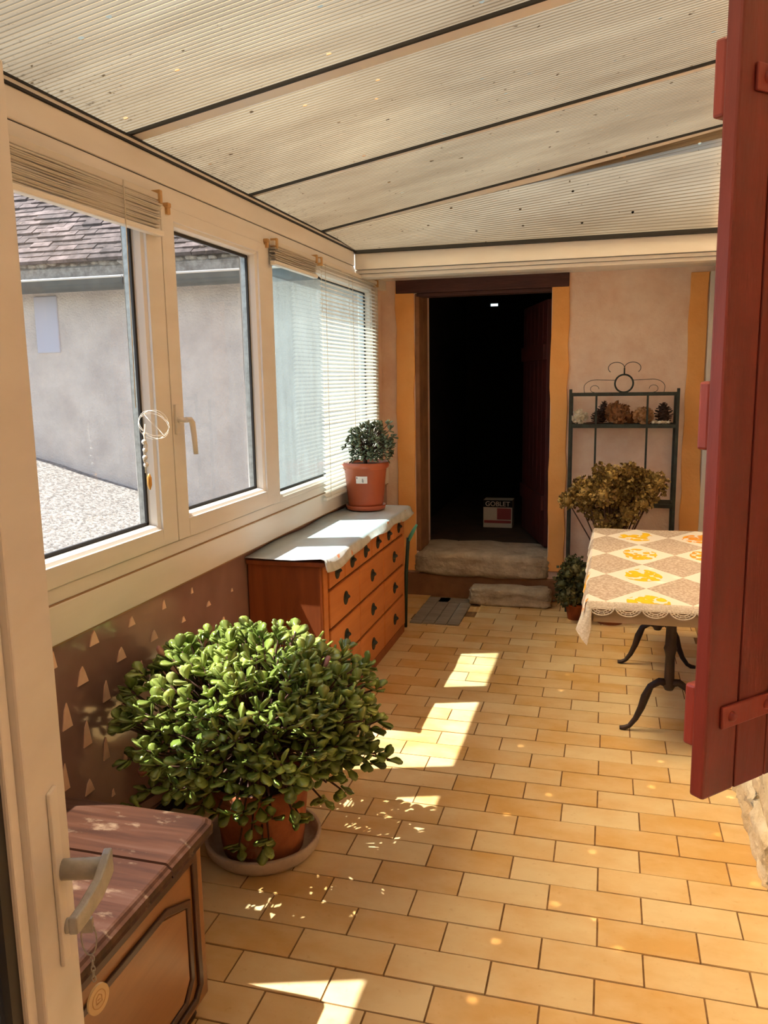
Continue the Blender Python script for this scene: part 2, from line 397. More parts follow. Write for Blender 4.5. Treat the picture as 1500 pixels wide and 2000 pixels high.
# ---- floor with separate tiles
floor = box('floor', (-1.85, FY0, -.10), (XR+.15, FY1, -.004), m_grout, kind='structure')
TL, TW, J = .3025, .1415, .006
tm = MB().box((-TL/2+J/2, -TW/2+J/2, -.012), (TL/2-J/2, TW/2-J/2, .0)).mesh('floor_tile', m_tile)
rest = MB(); cnt = 0
row0 = 2.2055
for k in range(-20, 29):
    yc = row0 + TW*(k+.5)
    if yc + TW/2 > FY1+.02 or yc < FY0: continue
    off = (.156 if k % 2 == 0 else .004) + random.uniform(-.012, .012)
    for j in range(-8, 4):
        x0 = off + TL*(j-0); x1 = x0+TL
        a, b = max(x0, -1.70), min(x1, XR-.07)
        if b-a < .03: continue
        if -1.36 < (a+b)/2 < -.98 and yc > 5.55: continue
        ok = yc > 1.70 and not (b < -1.33 and 3.6 < yc < 5.4) and not (a > .45 and yc < 2.2) and not (b < -1.1 and yc < 2.0) and cnt < 298
        z = random.uniform(-.0015, .0015)
        if ok:
            M = Matrix.Translation(((a+b)/2, yc, z)) @ Matrix.Diagonal(((b-a-J)/(TL-J), 1, 1, 1))
            o = inst('tile', tm, floor, M); cnt += 1
        else:
            rest.box((a+J/2, yc-TW/2+J/2, -.012), (b-J/2, yc+TW/2-J/2, 0))
rest.build('tile_field', m_tile, floor, kind='stuff')

# ---- left wall: bronze panel with pale triangles coloured as sunlit holes, sill, header
wl = box('wall_left', (-1.86, FY0, 0), (-1.72, YB, .915), m_wallpanel, kind='structure')
TRI = [(2.140,0.834,0.059,0.017),(2.360,0.844,0.051,0.027),(2.595,0.841,0.036,0.023),(2.828,0.841,0.039,0.016),(3.061,0.845,0.025,0.010),(3.443,0.753,0.016,0.009),(2.282,0.729,0.062,0.030),(2.515,0.734,0.049,0.029),(2.742,0.737,0.042,0.027),(2.976,0.742,0.024,0.017),(3.205,0.748,0.023,0.020),(2.184,0.609,0.089,0.026),(2.408,0.618,0.075,0.022),(2.639,0.622,0.065,0.021),(2.879,0.622,0.049,0.016),(3.108,0.630,0.033,0.015),(3.341,0.638,0.019,0.013),(2.282,0.503,0.092,0.023),(2.511,0.513,0.075,0.018),(2.615,0.411,0.068,0.017),(2.382,0.405,0.082,0.018),(2.151,0.404,0.094,0.019),(2.494,0.329,0.055,0.016),(2.273,0.330,0.051,0.026),(2.405,0.249,0.027,0.010),
       (2.736,0.513,0.06,0.016),(2.96,0.515,0.05,0.014),(2.84,0.411,0.06,0.015),(2.03,0.729,.065,.028),(2.05,0.503,.09,.024),(1.93,0.62,.09,.026)]
for y, z, h, hw in TRI:
    MB().prism([(-1.722, y-hw, z), (-1.722, y+hw, z), (-1.722, y+hw*.45, z+h*.7), (-1.722, y+.004, z+h), (-1.722, y-hw*.4, z+h*.75)], (.006, 0, 0)).build('sunlit_hole', m_sunlithole, wl)  # pale colour stands in for sun shining through holes in the wall
box('baseboard_left', (-1.72, 2.0, 0), (-1.705, 3.55, .05), m_dkgap, kind='structure')
t = MB().box((-1.82, FY0, .915), (XF, YB, 1.045)).box((-1.82, FY0, 1.049), (XF-.006, YB, 1.10)).build('trim_1', m_pvc, bev=.004, kind='structure')
MB().box((-1.715, FY0, 1.0445), (-1.703, YB, 1.05)).box((-1.722, FY0, .908), (-1.706, YB, .916)).build('gap_line', mat('tan_joint', '9a7a58', rough=.9), t)
t = MB().box((-1.82, FY0, 2.43), (XF, 5.47, 2.51)).box((-1.82, FY0, 2.513), (XF+.004, 5.47, 2.605)).box((-1.82, 5.47, 2.43), (XF, YB, 2.50)).build('trim_2', m_pvc, bev=.004, kind='structure')
MB().box((-1.73, FY0, 2.605), (-1.690, 5.47, 2.613)).box((-1.73, FY0, 2.626), (-1.690, 5.47, 2.634)).box((-1.705, FY0, 2.509), (-1.705, 5.47, 2.514)).build('gasket', m_gasket, t)
MB().box((-1.74, FY0, 2.612), (-1.694, 5.47, 2.627)).build('eave_profile', m_pvc, t)
# end post
box('trim_3', (-1.82, 5.93, 1.10), (XF-.0, 6.06, 2.43), m_pvc, bev=.004, kind='structure')
MB().box((-1.82, 6.06, .9), (-1.745, YB, 2.6)).build('trim_4', m_plaster, kind='structure')

# ---- windows
def window(name, y0, y1, z0, z1, gy0, gy1, gz0, gz1, gm, sash=True, right=True):
    w_ = empty(name, (XF, (y0+y1)/2, z0), kind='structure')
    x0 = -1.80
    f = MB()
    f.box((x0, y0, z0), (XF+(0.006 if sash else 0), gy0-.022, z1)).box((x0, gy1+.022, z0), (XF+(0.006 if sash else 0), y1, z1))
    f.box((x0, gy0-.022, z0), (XF+(0.006 if sash else 0), gy1+.022, gz0-.022)).box((x0, gy0-.022, gz1+.022), (XF+(0.006 if sash else 0), gy1+.022, z1))
    f.build('sash_frame', m_pvc, w_, bev=.003)
    b = MB()   # sloped glazing bead
    xi, xo = XF-.004, -1.752
    o = .022; i_ = .004
    outer = [(gy0-o, gz0-o), (gy1+o, gz0-o), (gy1+o, gz1+o), (gy0-o, gz1+o)]
    inner = [(gy0-i_, gz0-i_), (gy1+i_, gz0-i_), (gy1+i_, gz1+i_), (gy0-i_, gz1+i_)]
    mid = [(gy0-i_-.006, gz0-i_-.006), (gy1+i_+.006, gz0-i_-.006), (gy1+i_+.006, gz1+i_+.006), (gy0-i_-.006, gz1+i_+.006)]
    vs = [(xi, *p) for p in outer]+[(xi-.008, *p) for p in mid]+[(xo+.018, *p) for p in inner]+[(xo, *p) for p in inner]
    fs = []
    for r_ in range(3):
        for k in range(4): fs.append((r_*4+k, r_*4+(k+1) % 4, r_*4+4+(k+1) % 4, r_*4+4+k))
    b.add(vs, fs); b.build('glazing_bead', m_bead, w_)
    g = MB(); e = .009
    for (a0, a1, c0, c1) in ((gy0-i_, gy0+e, gz0, gz1), (gy1-e, gy1+i_, gz0, gz1), (gy0, gy1, gz0-i_, gz0+e), (gy0, gy1, gz1-e, gz1+i_)):
        g.box((xo-.003, a0, c0), (xo+.006, a1, c1))
    g.build('gasket', m_gasket, w_)
    sp = MB()
    for (a0, a1, c0, c1) in ((gy0-.003, gy0+.002, gz0, gz1), (gy1-.002, gy1+.003, gz0, gz1), (gy0, gy1, gz0-.003, gz0+.002), (gy0, gy1, gz1-.002, gz1+.003)):
        sp.box((xo-.030, a0, c0), (xo-.008, a1, c1))
    sp.build('spacer_bar', m_alu, w_)
    MB().add([(xo-.004, gy0-.003, gz0-.003), (xo-.004, gy1+.003, gz0-.003), (xo-.004, gy1+.003, gz1+.003), (xo-.004, gy0-.003, gz1+.003)], [(0, 1, 2, 3)]).build('pane', gm, w_)
    return w_
w1 = window('window_1', 1.84, 2.935, 1.105, 2.43, 1.985, 2.80, 1.195, 2.345, m_glass)
w2 = window('window_2', 2.941, 3.945, 1.105, 2.43, 3.055, 3.835, 1.205, 2.360, m_glass)
w3 = window('window_3', 3.950, 5.93, 1.10, 2.43, 4.060, 5.86, 1.145, 2.375, m_glassteal, sash=False)
w0 = window('window_4', -.40, 1.834, 1.105, 2.43, -.25, 1.70, 1.195, 2.345, m_glass)
MB().box((-1.82, FY0, 1.10), (XF, -.40, 2.43)).build('trim_5', m_pvc, kind='structure')
# lever handle on the second sash
h = MB().box((XF+.006, 2.952, 1.54), (XF+.018, 2.982, 1.66)).build('handle_plate', m_pvc, w2, bev=.003)
MB().tube([(XF+.01, 2.967, 1.598), (XF+.055, 2.967, 1.598)], .011, 10).tube([(XF+.055, 2.960, 1.600), (XF+.058, 2.99, 1.598), (XF+.058, 3.005, 1.585), (XF+.058, 3.015, 1.53), (XF+.058, 3.022, 1.455)], [.011, .0115, .012, .011, .010], 10).build('lever', m_pvc, h)
# yellowed clips on the header
for y, z in ((2.985, 2.43), (3.955, 2.445)):
    MB().box((XF, y-.012, z-.03), (XF+.018, y+.012, z+.01)).box((XF, y-.02, z-.005), (XF+.025, y+.006, z+.012)).build('clip', m_clip, w2, bev=.003)

# ---- back wall
wb = MB()
wb.box((-1.86, YB, -.05), (-1.455, YB+.45, 2.75)).box((-.425, YB, -.05), (XR+.3, YB+.45, 2.75)).box((-1.455, YB, 2.43), (-.425, YB+.45, 2.75))
wb.build('wall_back', m_plaster, kind='structure')
def rough_strip(name, x0, x1, z0, z1, y0, y1, m, n=14, jit=.008):
    vs = []; fs = []
    for i in range(n+1):
        z = z0+(z1-z0)*i/n
        a = x0+random.uniform(-jit, jit); b = x1+random.uniform(-jit, jit); yy = y0+random.uniform(-.004, .004)
        vs += [(a, y1, z), (a, yy, z), (b, yy+random.uniform(-.004, .004), z), (b, y1, z)]
    for i in range(n):
        o = i*4
        fs += [(o, o+1, o+5, o+4), (o+1, o+2, o+6, o+5), (o+2, o+3, o+7, o+6)]
    fs += [(0, 3, 2, 1), (n*4, n*4+1, n*4+2, n*4+3)]
    return MB().add(vs, fs).build(name, m, kind='structure', bev=.004)
rough_strip('trim_6', -1.622, -1.475, .20, 2.455, YB-.016, YB+.01, m_orange)
rough_strip('trim_7', -.427, -.297, .245, 2.452, YB-.016, YB+.01, m_orange)
rough_strip('trim_8', .535, .665, .02, 2.46, YB-.016, YB+.01, m_orange)
MB().box((-1.62, YB-.02, 2.40), (-.30, YB+.30, 2.52)).box((-1.46, YB-.006, 2.372), (-.425, YB+.12, 2.40)).build('trim_9', m_lintel, bev=.006, kind='structure')
MB().box((-1.475, YB-.004, .36), (-1.435, YB+.30, 2.40)).build('trim_10', m_riser, bev=.01, kind='structure')
MB().box((.668, YB-.05, 0), (XR, YB+.01, 2.46)).build('trim_11', m_bead, bev=.004, kind='structure')
# threshold stone and riser
def rough_block(a, b, n=(10, 4, 4), jit=.01, bm_sub=True):
    bm = bmesh.new(); bmesh.ops.create_cube(bm, size=1)
    bmesh.ops.subdivide_edges(bm, edges=bm.edges[:], cuts=7, use_grid_fill=True)
    a = Vector(a); b = Vector(b); c = (a+b)/2; d = b-a
    for v in bm.verts:
        p = v.co.copy(); q = p.copy()
        # soften corners
        l = sum(abs(t)**10 for t in (p.x*2, p.y*2, p.z*2))**(1/10); q = p/l*max(abs(p.x*2), abs(p.y*2), abs(p.z*2))
        v.co = c+Vector((q.x*d.x, q.y*d.y, q.z*d.z))+Vector([random.uniform(-jit, jit) for _ in range(3)])
    m_ = MB(); bm.verts.ensure_lookup_table()
    m_.add([v.co.copy() for v in bm.verts], [[v.index for v in f.verts] for f in bm.faces], True); bm.free(); return m_
rough_block((-1.50, YB-.06, .175), (-.40, YB+.50, .37), jit=.012).build('trim_12', m_stone, kind='structure')
box('trim_13', (-1.62, YB-.03, -.01), (-.27, YB+.02, .18), m_riser, bev=.01, kind='structure')
# beam at the end of the roof with its lower mouldings
MB().box((-1.69, 5.46, 2.487), (XR, 5.56, 2.592)).box((-1.69, 5.475, 2.462), (XR, 5.56, 2.484)).box((-1.69, 5.49, 2.436), (XR, 5.60, 2.460)).build('trim_14', m_pvc, bev=.003, kind='structure')
MB().box((-1.69, 5.440, 2.592), (XR, 5.475, 2.622)).build('trim_15', m_gasket, kind='structure')
MB().box((-1.86, 5.55, 2.50), (XR+.3, YB+.2, 2.60)).build('trim_16', m_pvc, kind='structure')
MB().box((.655, 5.45, 0), (XR, 5.52, 2.46)).build('trim_17', m_bead, bev=.003, kind='structure')

# ---- right wall with rough stones at its foot
box('wall_right', (XR, FY0, -.05), (XR+.3, YB, 6.0), m_plaster, kind='structure')
random.seed(21)
wr = box('trim_19', (.60, 1.3, -.02), (XR-.001, 3.75, .60), m_stonepale, kind='structure')
zz = 0.0
for rowi, hgt in enumerate((.20, .22, .2)):
    y = 1.3 + .12*rowi
    while y < 3.75:
        L = random.uniform(.28, .5)
        rough_block((.565+.012*rowi+random.uniform(-.008, .012), y+.008, zz-.02), (XR+.05, y+L-.008, zz+hgt-.012), jit=.012).build('stone', m_stonepale, wr)
        y += L
    zz += hgt
# near wall behind the camera
box('wall_front', (-1.86, FY0-.2, -.05), (XR+.3, FY0, 3.2), m_plaster, kind='structure')

# ---- roof
SL = .178
def rz(x): return 2.636 + SL*(x-XF)
ceil = empty('ceiling', (XF, 2.0, 2.63), kind='structure')
raf = [-.35, .69, 1.73, 2.77, 3.81, 4.85]
def panel(y0, y1, twist=False):
    mb = MB(); pitch = .022; n = max(2, int(round((y1-y0)/pitch))); vs = []; fs = []
    prof = []
    for i in range(n):
        ya = y0+(y1-y0)*i/n; p = (y1-y0)/n
        prof += [(ya, 0), (ya+p*.8, 0), (ya+p*.88, -.003), (ya+p*.95, -.003)]
    prof.append((y1, 0))
    nx = 6
    for i in range(nx+1):
        x = XF-.12 + (XR+.03-XF+.12)*i/nx
        for (yy, dz) in prof:
            z = rz(x)
            if twist:
                tt = (yy-y0)/(y1-y0); ze = 2.60; z = z*(1-tt)+ze*tt
            vs.append((x, yy, z+.012+dz))
    m_ = len(prof)
    for i in range(nx):
        for k in range(m_-1): fs.append((i*m_+k, i*m_+k+1, (i+1)*m_+k+1, (i+1)*m_+k))
    mb.add(vs, fs); return mb.build('roof_panel', m_roof, ceil)
ends = [FY0-.1]+raf
for a, b in zip(ends, raf): panel(a, b)
panel(4.85, 5.45, True)
for k, y in enumerate(raf):
    w0_, w1_ = (.07, .07) if k < 5 else (.03, .11)
    if k == 4: w0_, w1_ = .03, .045
    vs = []
    for x, wd in ((XF-.02, w0_), (XR, w1_)):
        z = rz(x)
        vs += [(x, y, z), (x, y+wd, z-(.03 if k == 5 and x > 0 else 0)), (x, y+wd, z+.01), (x, y, z+.01)]
    rf = MB().add(vs, [(0, 3, 2, 1), (4, 5, 6, 7), (0, 1, 5, 4), (1, 2, 6, 5), (2, 3, 7, 6), (3, 0, 4, 7)]).build('rafter', m_pvc, ceil)
    vs = []
    for x in (XF-.02, XR):
        z = rz(x); vs += [(x, y-.012, z-.001), (x, y+.001, z-.001), (x, y+.001, z+.010), (x, y-.012, z+.010)]
    MB().add(vs, [(0, 3, 2, 1), (4, 5, 6, 7), (0, 1, 5, 4), (1, 2, 6, 5), (2, 3, 7, 6), (3, 0, 4, 7)]).build('gasket', m_gasket, rf)
# mortar fillet where the roof meets the wall
vs = []
for y in [FY0+.3*i for i in range(19)]:
    q = random.uniform(-.03, .03); vs += [(XR, y, rz(XR)+.02), (XR-.07+q, y, rz(XR-.07+q)-.004), (XR, y, rz(XR)-.10-q)]
fs = []
for i in range(18):
    o = i*3; fs += [(o, o+3, o+4, o+1), (o+1, o+4, o+5, o+2)]
MB().add(vs, fs, True).build('mortar_fillet', m_stonepale, ceil)

# ---- dark room behind the door
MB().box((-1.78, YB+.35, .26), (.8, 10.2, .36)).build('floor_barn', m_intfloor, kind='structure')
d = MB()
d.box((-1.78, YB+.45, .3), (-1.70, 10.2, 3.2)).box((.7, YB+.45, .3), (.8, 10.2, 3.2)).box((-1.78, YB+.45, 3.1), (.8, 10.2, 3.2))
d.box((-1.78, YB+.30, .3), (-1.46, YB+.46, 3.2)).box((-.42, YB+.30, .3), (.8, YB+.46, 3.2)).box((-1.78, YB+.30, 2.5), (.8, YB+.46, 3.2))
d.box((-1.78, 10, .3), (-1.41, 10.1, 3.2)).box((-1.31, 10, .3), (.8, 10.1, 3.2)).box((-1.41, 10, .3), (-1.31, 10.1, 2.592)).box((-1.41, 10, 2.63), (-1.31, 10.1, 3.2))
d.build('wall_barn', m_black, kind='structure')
d2_ = empty('door_2', (-.44, 6.56, .37), kind='structure')
ang = math.atan2(.66, -.20)
Md = Matrix.Translation((-.44, 6.56, .38)) @ Matrix.Rotation(ang, 4, 'Z')
for i in range(6):
    MB().box((.155*i+.002, 0, 0), (.155*i+.153, .035, 1.96), Md).build('board', m_reddark, d2_, bev=.003)
for z in (.3, 1.5): MB().box((.02, .035, z), (.90, .06, z+.12), Md).build('batten', m_reddark, d2_)

# ---- yard and house outside
vs = []; fs = []
gx = [-12+.42*i for i in range(25)]; gy = [-8+.6*i for i in range(26)]
for y in gy:
    for x in gx:
        z = .16 + .257*max(0, -1.9-x) + random.uniform(-.012, .012)
        z = min(z, 1.5)*min(1, max(.25, (y+2)/8)) 
        vs.append((x, y, z))
for j in range(len(gy)-1):
    for i in range(len(gx)-1):
        o = j*len(gx)+i; fs.append((o, o+1, o+1+len(gx), o+len(gx)))
MB().add(vs, fs, True).build('ground', m_gravel, kind='structure')
hs = empty('stone_barn', (-5, 6.5, 0), 'grey roughcast barn with clay tiled roof and zinc gutter seen through the windows', 'building')
hw = box('barn_wall', (-11, 6.68, -.2), (-1.88, 7.0, 2.78), m_houseplaster, hs)
MB().box((-5.23, 6.665, 2.04), (-4.98, 6.69, 2.56)).build('reflection_patch', m_palereflection, hs, bev=.01)  # pale slab painted in for a reflection in the window glass
# gutter
g = MB(); pr = []
for k in range(9):
    an = math.pi + math.pi*k/8; pr.append((6.42+.075*math.cos(an), 2.655+.10*math.sin(an)))
vs = [(-11, *p) for p in pr]+[(-1.88, *p) for p in pr]
g.add(vs, [(k, k+1, k+10, k+9) for k in range(8)], True)
gt = g.build('gutter', m_zinc, hs)
MB().tube([(-11, 6.345, 2.66), (-1.88, 6.345, 2.66)], .011, 6).build('gutter_lip', m_zinclip, gt)
for x in (-4.05, -2.85, -5.3):
    MB().tube([(x, 6.68, 2.62), (x, 6.42, 2.548), (x-.01, 6.345, 2.60), (x-.01, 6.34, 2.665)], .007, 6).build('gutter_bracket', m_gasket, gt)
# barn roof
RS = math.radians(42)
rfb = MB().prism([(-11, 6.42, 2.76), (-1.88, 6.42, 2.76), (-1.88, 9.6, 2.76+3.18*math.tan(RS)), (-11, 9.6, 2.76+3.18*math.tan(RS))], (0, 0, -.08)).build('barn_roof', m_moss, hs)
rfm = MB()
for i in range(46):
    x = -6.6+i*.105; rfm.blob((x, 6.44+random.uniform(-.02, .02), 2.79+random.uniform(-.012, .015)), random.uniform(.03, .055), 6, 4, .25, (1.5, 1, .6))
rfm.build('lichen_edge', m_moss, rfb, kind='stuff')
tw, tlen, gauge = .20, .26, .078
tmesh = MB().box((-tw/2+.001, 0, 0), (tw/2-.001, tlen, .030)).mesh('roof_tile', m_rooftile)
Rr = Matrix.Rotation(RS-math.radians(8), 4, 'X'); nt_ = 0; far = MB()
offb = WORLD[rfb.name]
for r_ in range(27):
    for c_ in range(40):
        x = -6.5 + tw*c_ + (tw/2 if r_ % 2 else 0); s_ = gauge*r_
        if x > -1.99: continue
        y = 6.36+s_*math.cos(RS)+random.uniform(-.012, .012); z = 2.785+s_*math.sin(RS)+.014
        M = Matrix.Translation((x, y, z)) @ Matrix.Rotation(random.uniform(-.03, .03), 4, 'Z') @ Rr @ Matrix.Rotation(random.uniform(-.02, .02), 4, 'Y')
        vis = r_ < 19 and -5.9 < x < -2.75-0.02*r_ and nt_ < 285
        if vis:
            o = inst('roof_tile', tmesh, rfb, Matrix.Translation(-offb) @ M); nt_ += 1
        else: far.box((-tw/2+.001, 0, 0), (tw/2-.001, tlen, .030), M)
far.build('roof_tile_field', m_rooftile, rfb, kind='stuff')

# ================================================================== near door at left
dE = Vector((-.833, 1.041, 0)); dd = Vector((.3132, -.9497, 0)); dn = Vector((.9497, .3132, 0))   # free edge, towards hinge, towards room
MD = Matrix.Identity(4)
for i in range(3): MD[i][0] = dd[i]; MD[i][1] = -dn[i]; MD[i][2] = (0, 0, 1)[i]; MD[i][3] = dE[i]
# local: x from free edge to hinge, y into the door (away from viewer side), z up
door = empty('door_1', (dE.x, dE.y, 0), kind='structure')
def DB(a, b): return MB().box(a, b, MD)
W_ = .86
DB((0, 0, .08), (.150, .062, 2.20)).build('stile', m_pvc, door, bev=.004)
DB((-.012, .02, .08), (.002, .07, 2.20)).build('edge_lip', m_pvc, door, bev=.003)
DB((W_-.15, 0, .08), (W_, .062, 2.20)).build('stile', m_pvc, door, bev=.004)
DB((.15, 0, .08), (W_-.15, .062, .30)).build('rail', m_pvc, door, bev=.004)
DB((.15, 0, 2.05), (W_-.15, .062, 2.20)).build('rail', m_pvc, door, bev=.004)
DB((.15, .012, .3), (.182, .05, 2.05)).build('glazing_bead', m_bead, door, bev=.004)
DB((.182, .02, .3), (.215, .045, 2.05)).build('gasket', m_gasket, door)
DB((.215, .03, .3), (W_-.15, .036, 2.05)).build('pane', m_glass, door)
pl = DB((.052, -.007, .842), (.082, 0, 1.135)).build('escutcheon', m_bead, door, bev=.002)
hd = MB()
hd.tube([MD @ Vector((.058, -.004, .995)), MD @ Vector((.058, -.070, .995))], .0165, 14)
lv = []
for xx, yy, zz_, hh in ((.040, -.074, .998, .021), (.058, -.075, .997, .021), (.10, -.074, .988, .017), (.150, -.066, .982, .0145), (.178, -.060, .98, .0135)):
    lv.append((xx, yy, zz_, hh))
vs = []
for xx, yy, zz_, hh in lv:
    for sy, sz in ((-1, -1), (1, -1), (1, 1), (-1, 1)): vs.append(MD @ Vector((xx, yy+sy*.007, zz_+sz*hh)))
fs = [(0, 1, 2, 3), (16, 19, 18, 17)] + [(i*4+k, i*4+(k+1) % 4, (i+1)*4+(k+1) % 4, (i+1)*4+k) for i in range(4) for k in range(4)]
hd.add(vs, fs); hd.build('lever_handle', m_handle, door, bev=.003)
MB().tube([MD @ Vector((.062, -.006, .90)), MD @ Vector((.062, -.011, .90))], .012, 16).build('lock_cylinder', m_handle, door)
# hinge post
MB().box((-.62, .10, 0), (-.50, .22, 2.4)).build('trim_18', m_pvc, kind='structure', bev=.004)
# keys with a round tag hanging from the lock
kt = empty('key_tag', MD @ Vector((.066, -.03, .90)), 'round cream key tag hanging on a wire ring from the open door lock', 'key tag')
def kp(x, y, z): return MD @ Vector((x, y, z))
MB().tube([kp(.062, -.008, .90), kp(.064, -.03, .90)], .0028, 8).box((.058, -.048, .888), (.066, -.030, .912), MD).build('key', m_handle, kt)
MB().tube([kp(.062, -.040+.012*math.cos(a)*1.0, .876+.030*math.sin(a)) for a in [2*math.pi*i/20 for i in range(20)]], .0013, 6, closed=True).build('ring', m_handle, kt)
ch = MB()
for i in range(5): ch.tube([kp(.060+.003*math.cos(a)*(i % 2), -.042+.003*math.cos(a)*((i+1) % 2), .838-.009*i+.006*math.sin(a)) for a in [2*math.pi*j/10 for j in range(10)]], .001, 5, closed=True)
ch.build('chain', m_handle, kt)
# disc
Mt = MD @ Matrix.Translation((.060, -.046, .765)) @ Matrix.Rotation(math.radians(90), 4, 'X') @ Matrix.Rotation(math.radians(28), 4, 'Y')
def disc(r, z0, z1, n=28, hole=0):
    v = []; f = []
    for z in (z0, z1):
        for k in range(n): v.append(Mt @ Vector((r*math.cos(2*math.pi*k/n), r*1.12*math.sin(2*math.pi*k/n), z)))
    f = [tuple(reversed(range(n))), tuple(range(n, 2*n))]+[(k, (k+1) % n, n+(k+1) % n, n+k) for k in range(n)]
    return MB().add(v, f)
dsc = disc(.0225, -.002, .002).build('disc', m_brass, kt)
MB().tube([Mt @ Vector((.014*math.cos(2*math.pi*k/24), .0157*math.sin(2*math.pi*k/24), .0022)) for k in range(24)], .0007, 5, closed=True).build('embossed_ring', m_clip, dsc)
e = MB()
for (a, b) in (((-.006, .004), (0, .009)), ((0, .009), (.006, .004)), ((-.006, .004), (-.006, -.006)), ((.006, .004), (.006, -.006)), ((-.006, -.006), (.006, -.006)), ((-.003, 0), (.003, 0))):
    e.tube([Mt @ Vector((a[0], a[1], .0022)), Mt @ Vector((b[0], b[1], .0022))], .0007, 5)
e.build('embossed_motif', m_clip, dsc)

# ================================================================== old cabinet, near left
cb = empty('sewing_cabinet', (-1.28, 1.40, 0), 'old walnut cabinet with worn hinged top beside the white door', 'cabinet')
cx0, cx1, cy0, cy1, cz = -1.62, -1.035, .98, 1.815, .58
MB().box((cx0, cy0, .06), (cx1, cy1, .535)).build('body', m_walnut, cb, bev=.006)
def top_leaf(y0, y1, z0, z1, cut=0):
    r = .03
    def outline(ins):
        p = [(cx0+ins, y0+(ins if cut != 1 else 0)), (cx1+.035-ins, y0+(ins if cut != 1 else 0))]
        X1 = cx1+.035-ins
        if cut == 1: p += [(X1, y1-r-ins), (X1-r*.3, y1-r*.3-ins), (X1-r, y1-ins)]
        else: p += [(X1, y1)]
        p += [(cx0+ins, y1-(ins if cut == 1 else 0))]; return p
    lay = [(z0, .012), (z0+.008, .0), (z0+.016, .004), (z0+.018, .0), (z1-.012, .002), (z1-.008, .009), (z1-.002, .014), (z1, .02)]
    vs = []; n = len(outline(0))
    for z, i_ in lay: vs += [(x, y, z) for x, y in outline(i_)]
    fs = [tuple(reversed(range(n))), tuple(range((len(lay)-1)*n, len(lay)*n))]
    for i in range(len(lay)-1):
        for k in range(n): fs.append((i*n+k, i*n+(k+1) % n, (i+1)*n+(k+1) % n, (i+1)*n+k))
    return MB().add(vs, fs)
top_leaf(cy0-.03, 1.610, .535, .578).build('top_leaf', m_worn, cb)
top_leaf(1.614, cy1+.035, .537, .582, 1).build('top_leaf', m_worn, cb)
# framed panel on the side facing the room: dark mouldings with clipped corners
def path_box(pts, x0, x1, wdt):
    mb = MB(); pts = [Vector((0, *p)) for p in pts]
    n = len(pts); c = sum(pts, Vector())/n
    ins = []
    for i, p in enumerate(pts):
        a = (p-pts[i-1]).normalized(); b = (pts[(i+1) % n]-p).normalized()
        na = Vector((0, -a.z, a.y)); nb = Vector((0, -b.z, b.y))
        if na.dot(c-p) < 0: na = -na
        if nb.dot(c-p) < 0: nb = -nb
        m_ = (na+nb).normalized(); ins.append(p+m_*wdt/max(.3, m_.dot(na)))
    for i in range(n):
        j = (i+1) % n
        q = [pts[i], pts[j], ins[j], ins[i]]
        mb.prism([(x0, v.y, v.z) for v in q], (x1-x0, 0, 0))
    return mb
pn = [(1.05, .10), (1.69, .10), (1.765, .16), (1.765, .47), (1.70, .50), (1.05, .50)]
path_box([(1.02, .085), (1.74, .085), (1.775, .12), (1.775, .515), (1.02, .515)], cx1, cx1+.010, .022).build('moulding', m_walnutdk, cb, bev=.003)
path_box([(1.05, .115), (1.69, .115), (1.735, .17), (1.735, .40), (1.62, .45), (1.05, .45)], cx1, cx1+.008, .020).build('moulding', m_walnutdk, cb, bev=.003)
MB().prism([(cx1, 1.072, .138), (cx1, 1.675, .138), (cx1, 1.712, .18), (cx1, 1.712, .385), (cx1, 1.60, .428), (cx1, 1.072, .428)], (.004, 0, 0)).build('raised_panel', m_walnut, cb)
for y in (cy0+.04, cy1-.05):
    for x in (cx0+.04, cx1-.045):
        MB().lathe([(.018, 0), (.028, .02), (.022, .045), (.026, .062)], (x, y, 0), 14).build('foot', m_walnutdk, cb)

# ================================================================== jade plants
def leaf_mesh(name, L, Wd, th, m, fold=.15):
    prof = [(0, .10), (.3, .55), (.62, 1.0), (.85, .82), (1.0, .30)]
    vs = []
    for t_, w_ in prof:
        z = fold*L*t_*t_*.4
        vs += [(-Wd/2*w_, L*t_, z+.1*Wd*w_), (0, L*t_, z-th/2), (Wd/2*w_, L*t_, z+.1*Wd*w_), (0, L*t_, z+th/2)]
    fs = []
    for i in range(len(prof)-1):
        for k in range(4): fs.append((i*4+k, i*4+(k+1) % 4, (i+1)*4+(k+1) % 4, (i+1)*4+k))
    fs += [(0, 3, 2, 1), tuple(len(prof)*4-4+k for k in range(4))]
    return MB().add(vs, fs, True)
def orient(p, d, roll):
    d = d.normalized(); q = d.to_track_quat('Y', 'Z')
    return Matrix.Translation(p) @ q.to_matrix().to_4x4() @ Matrix.Rotation(roll, 4, 'Y')
def append(mb, src, M):
    mb.add([M @ Vector(v) for v in src.v], src.f, True)

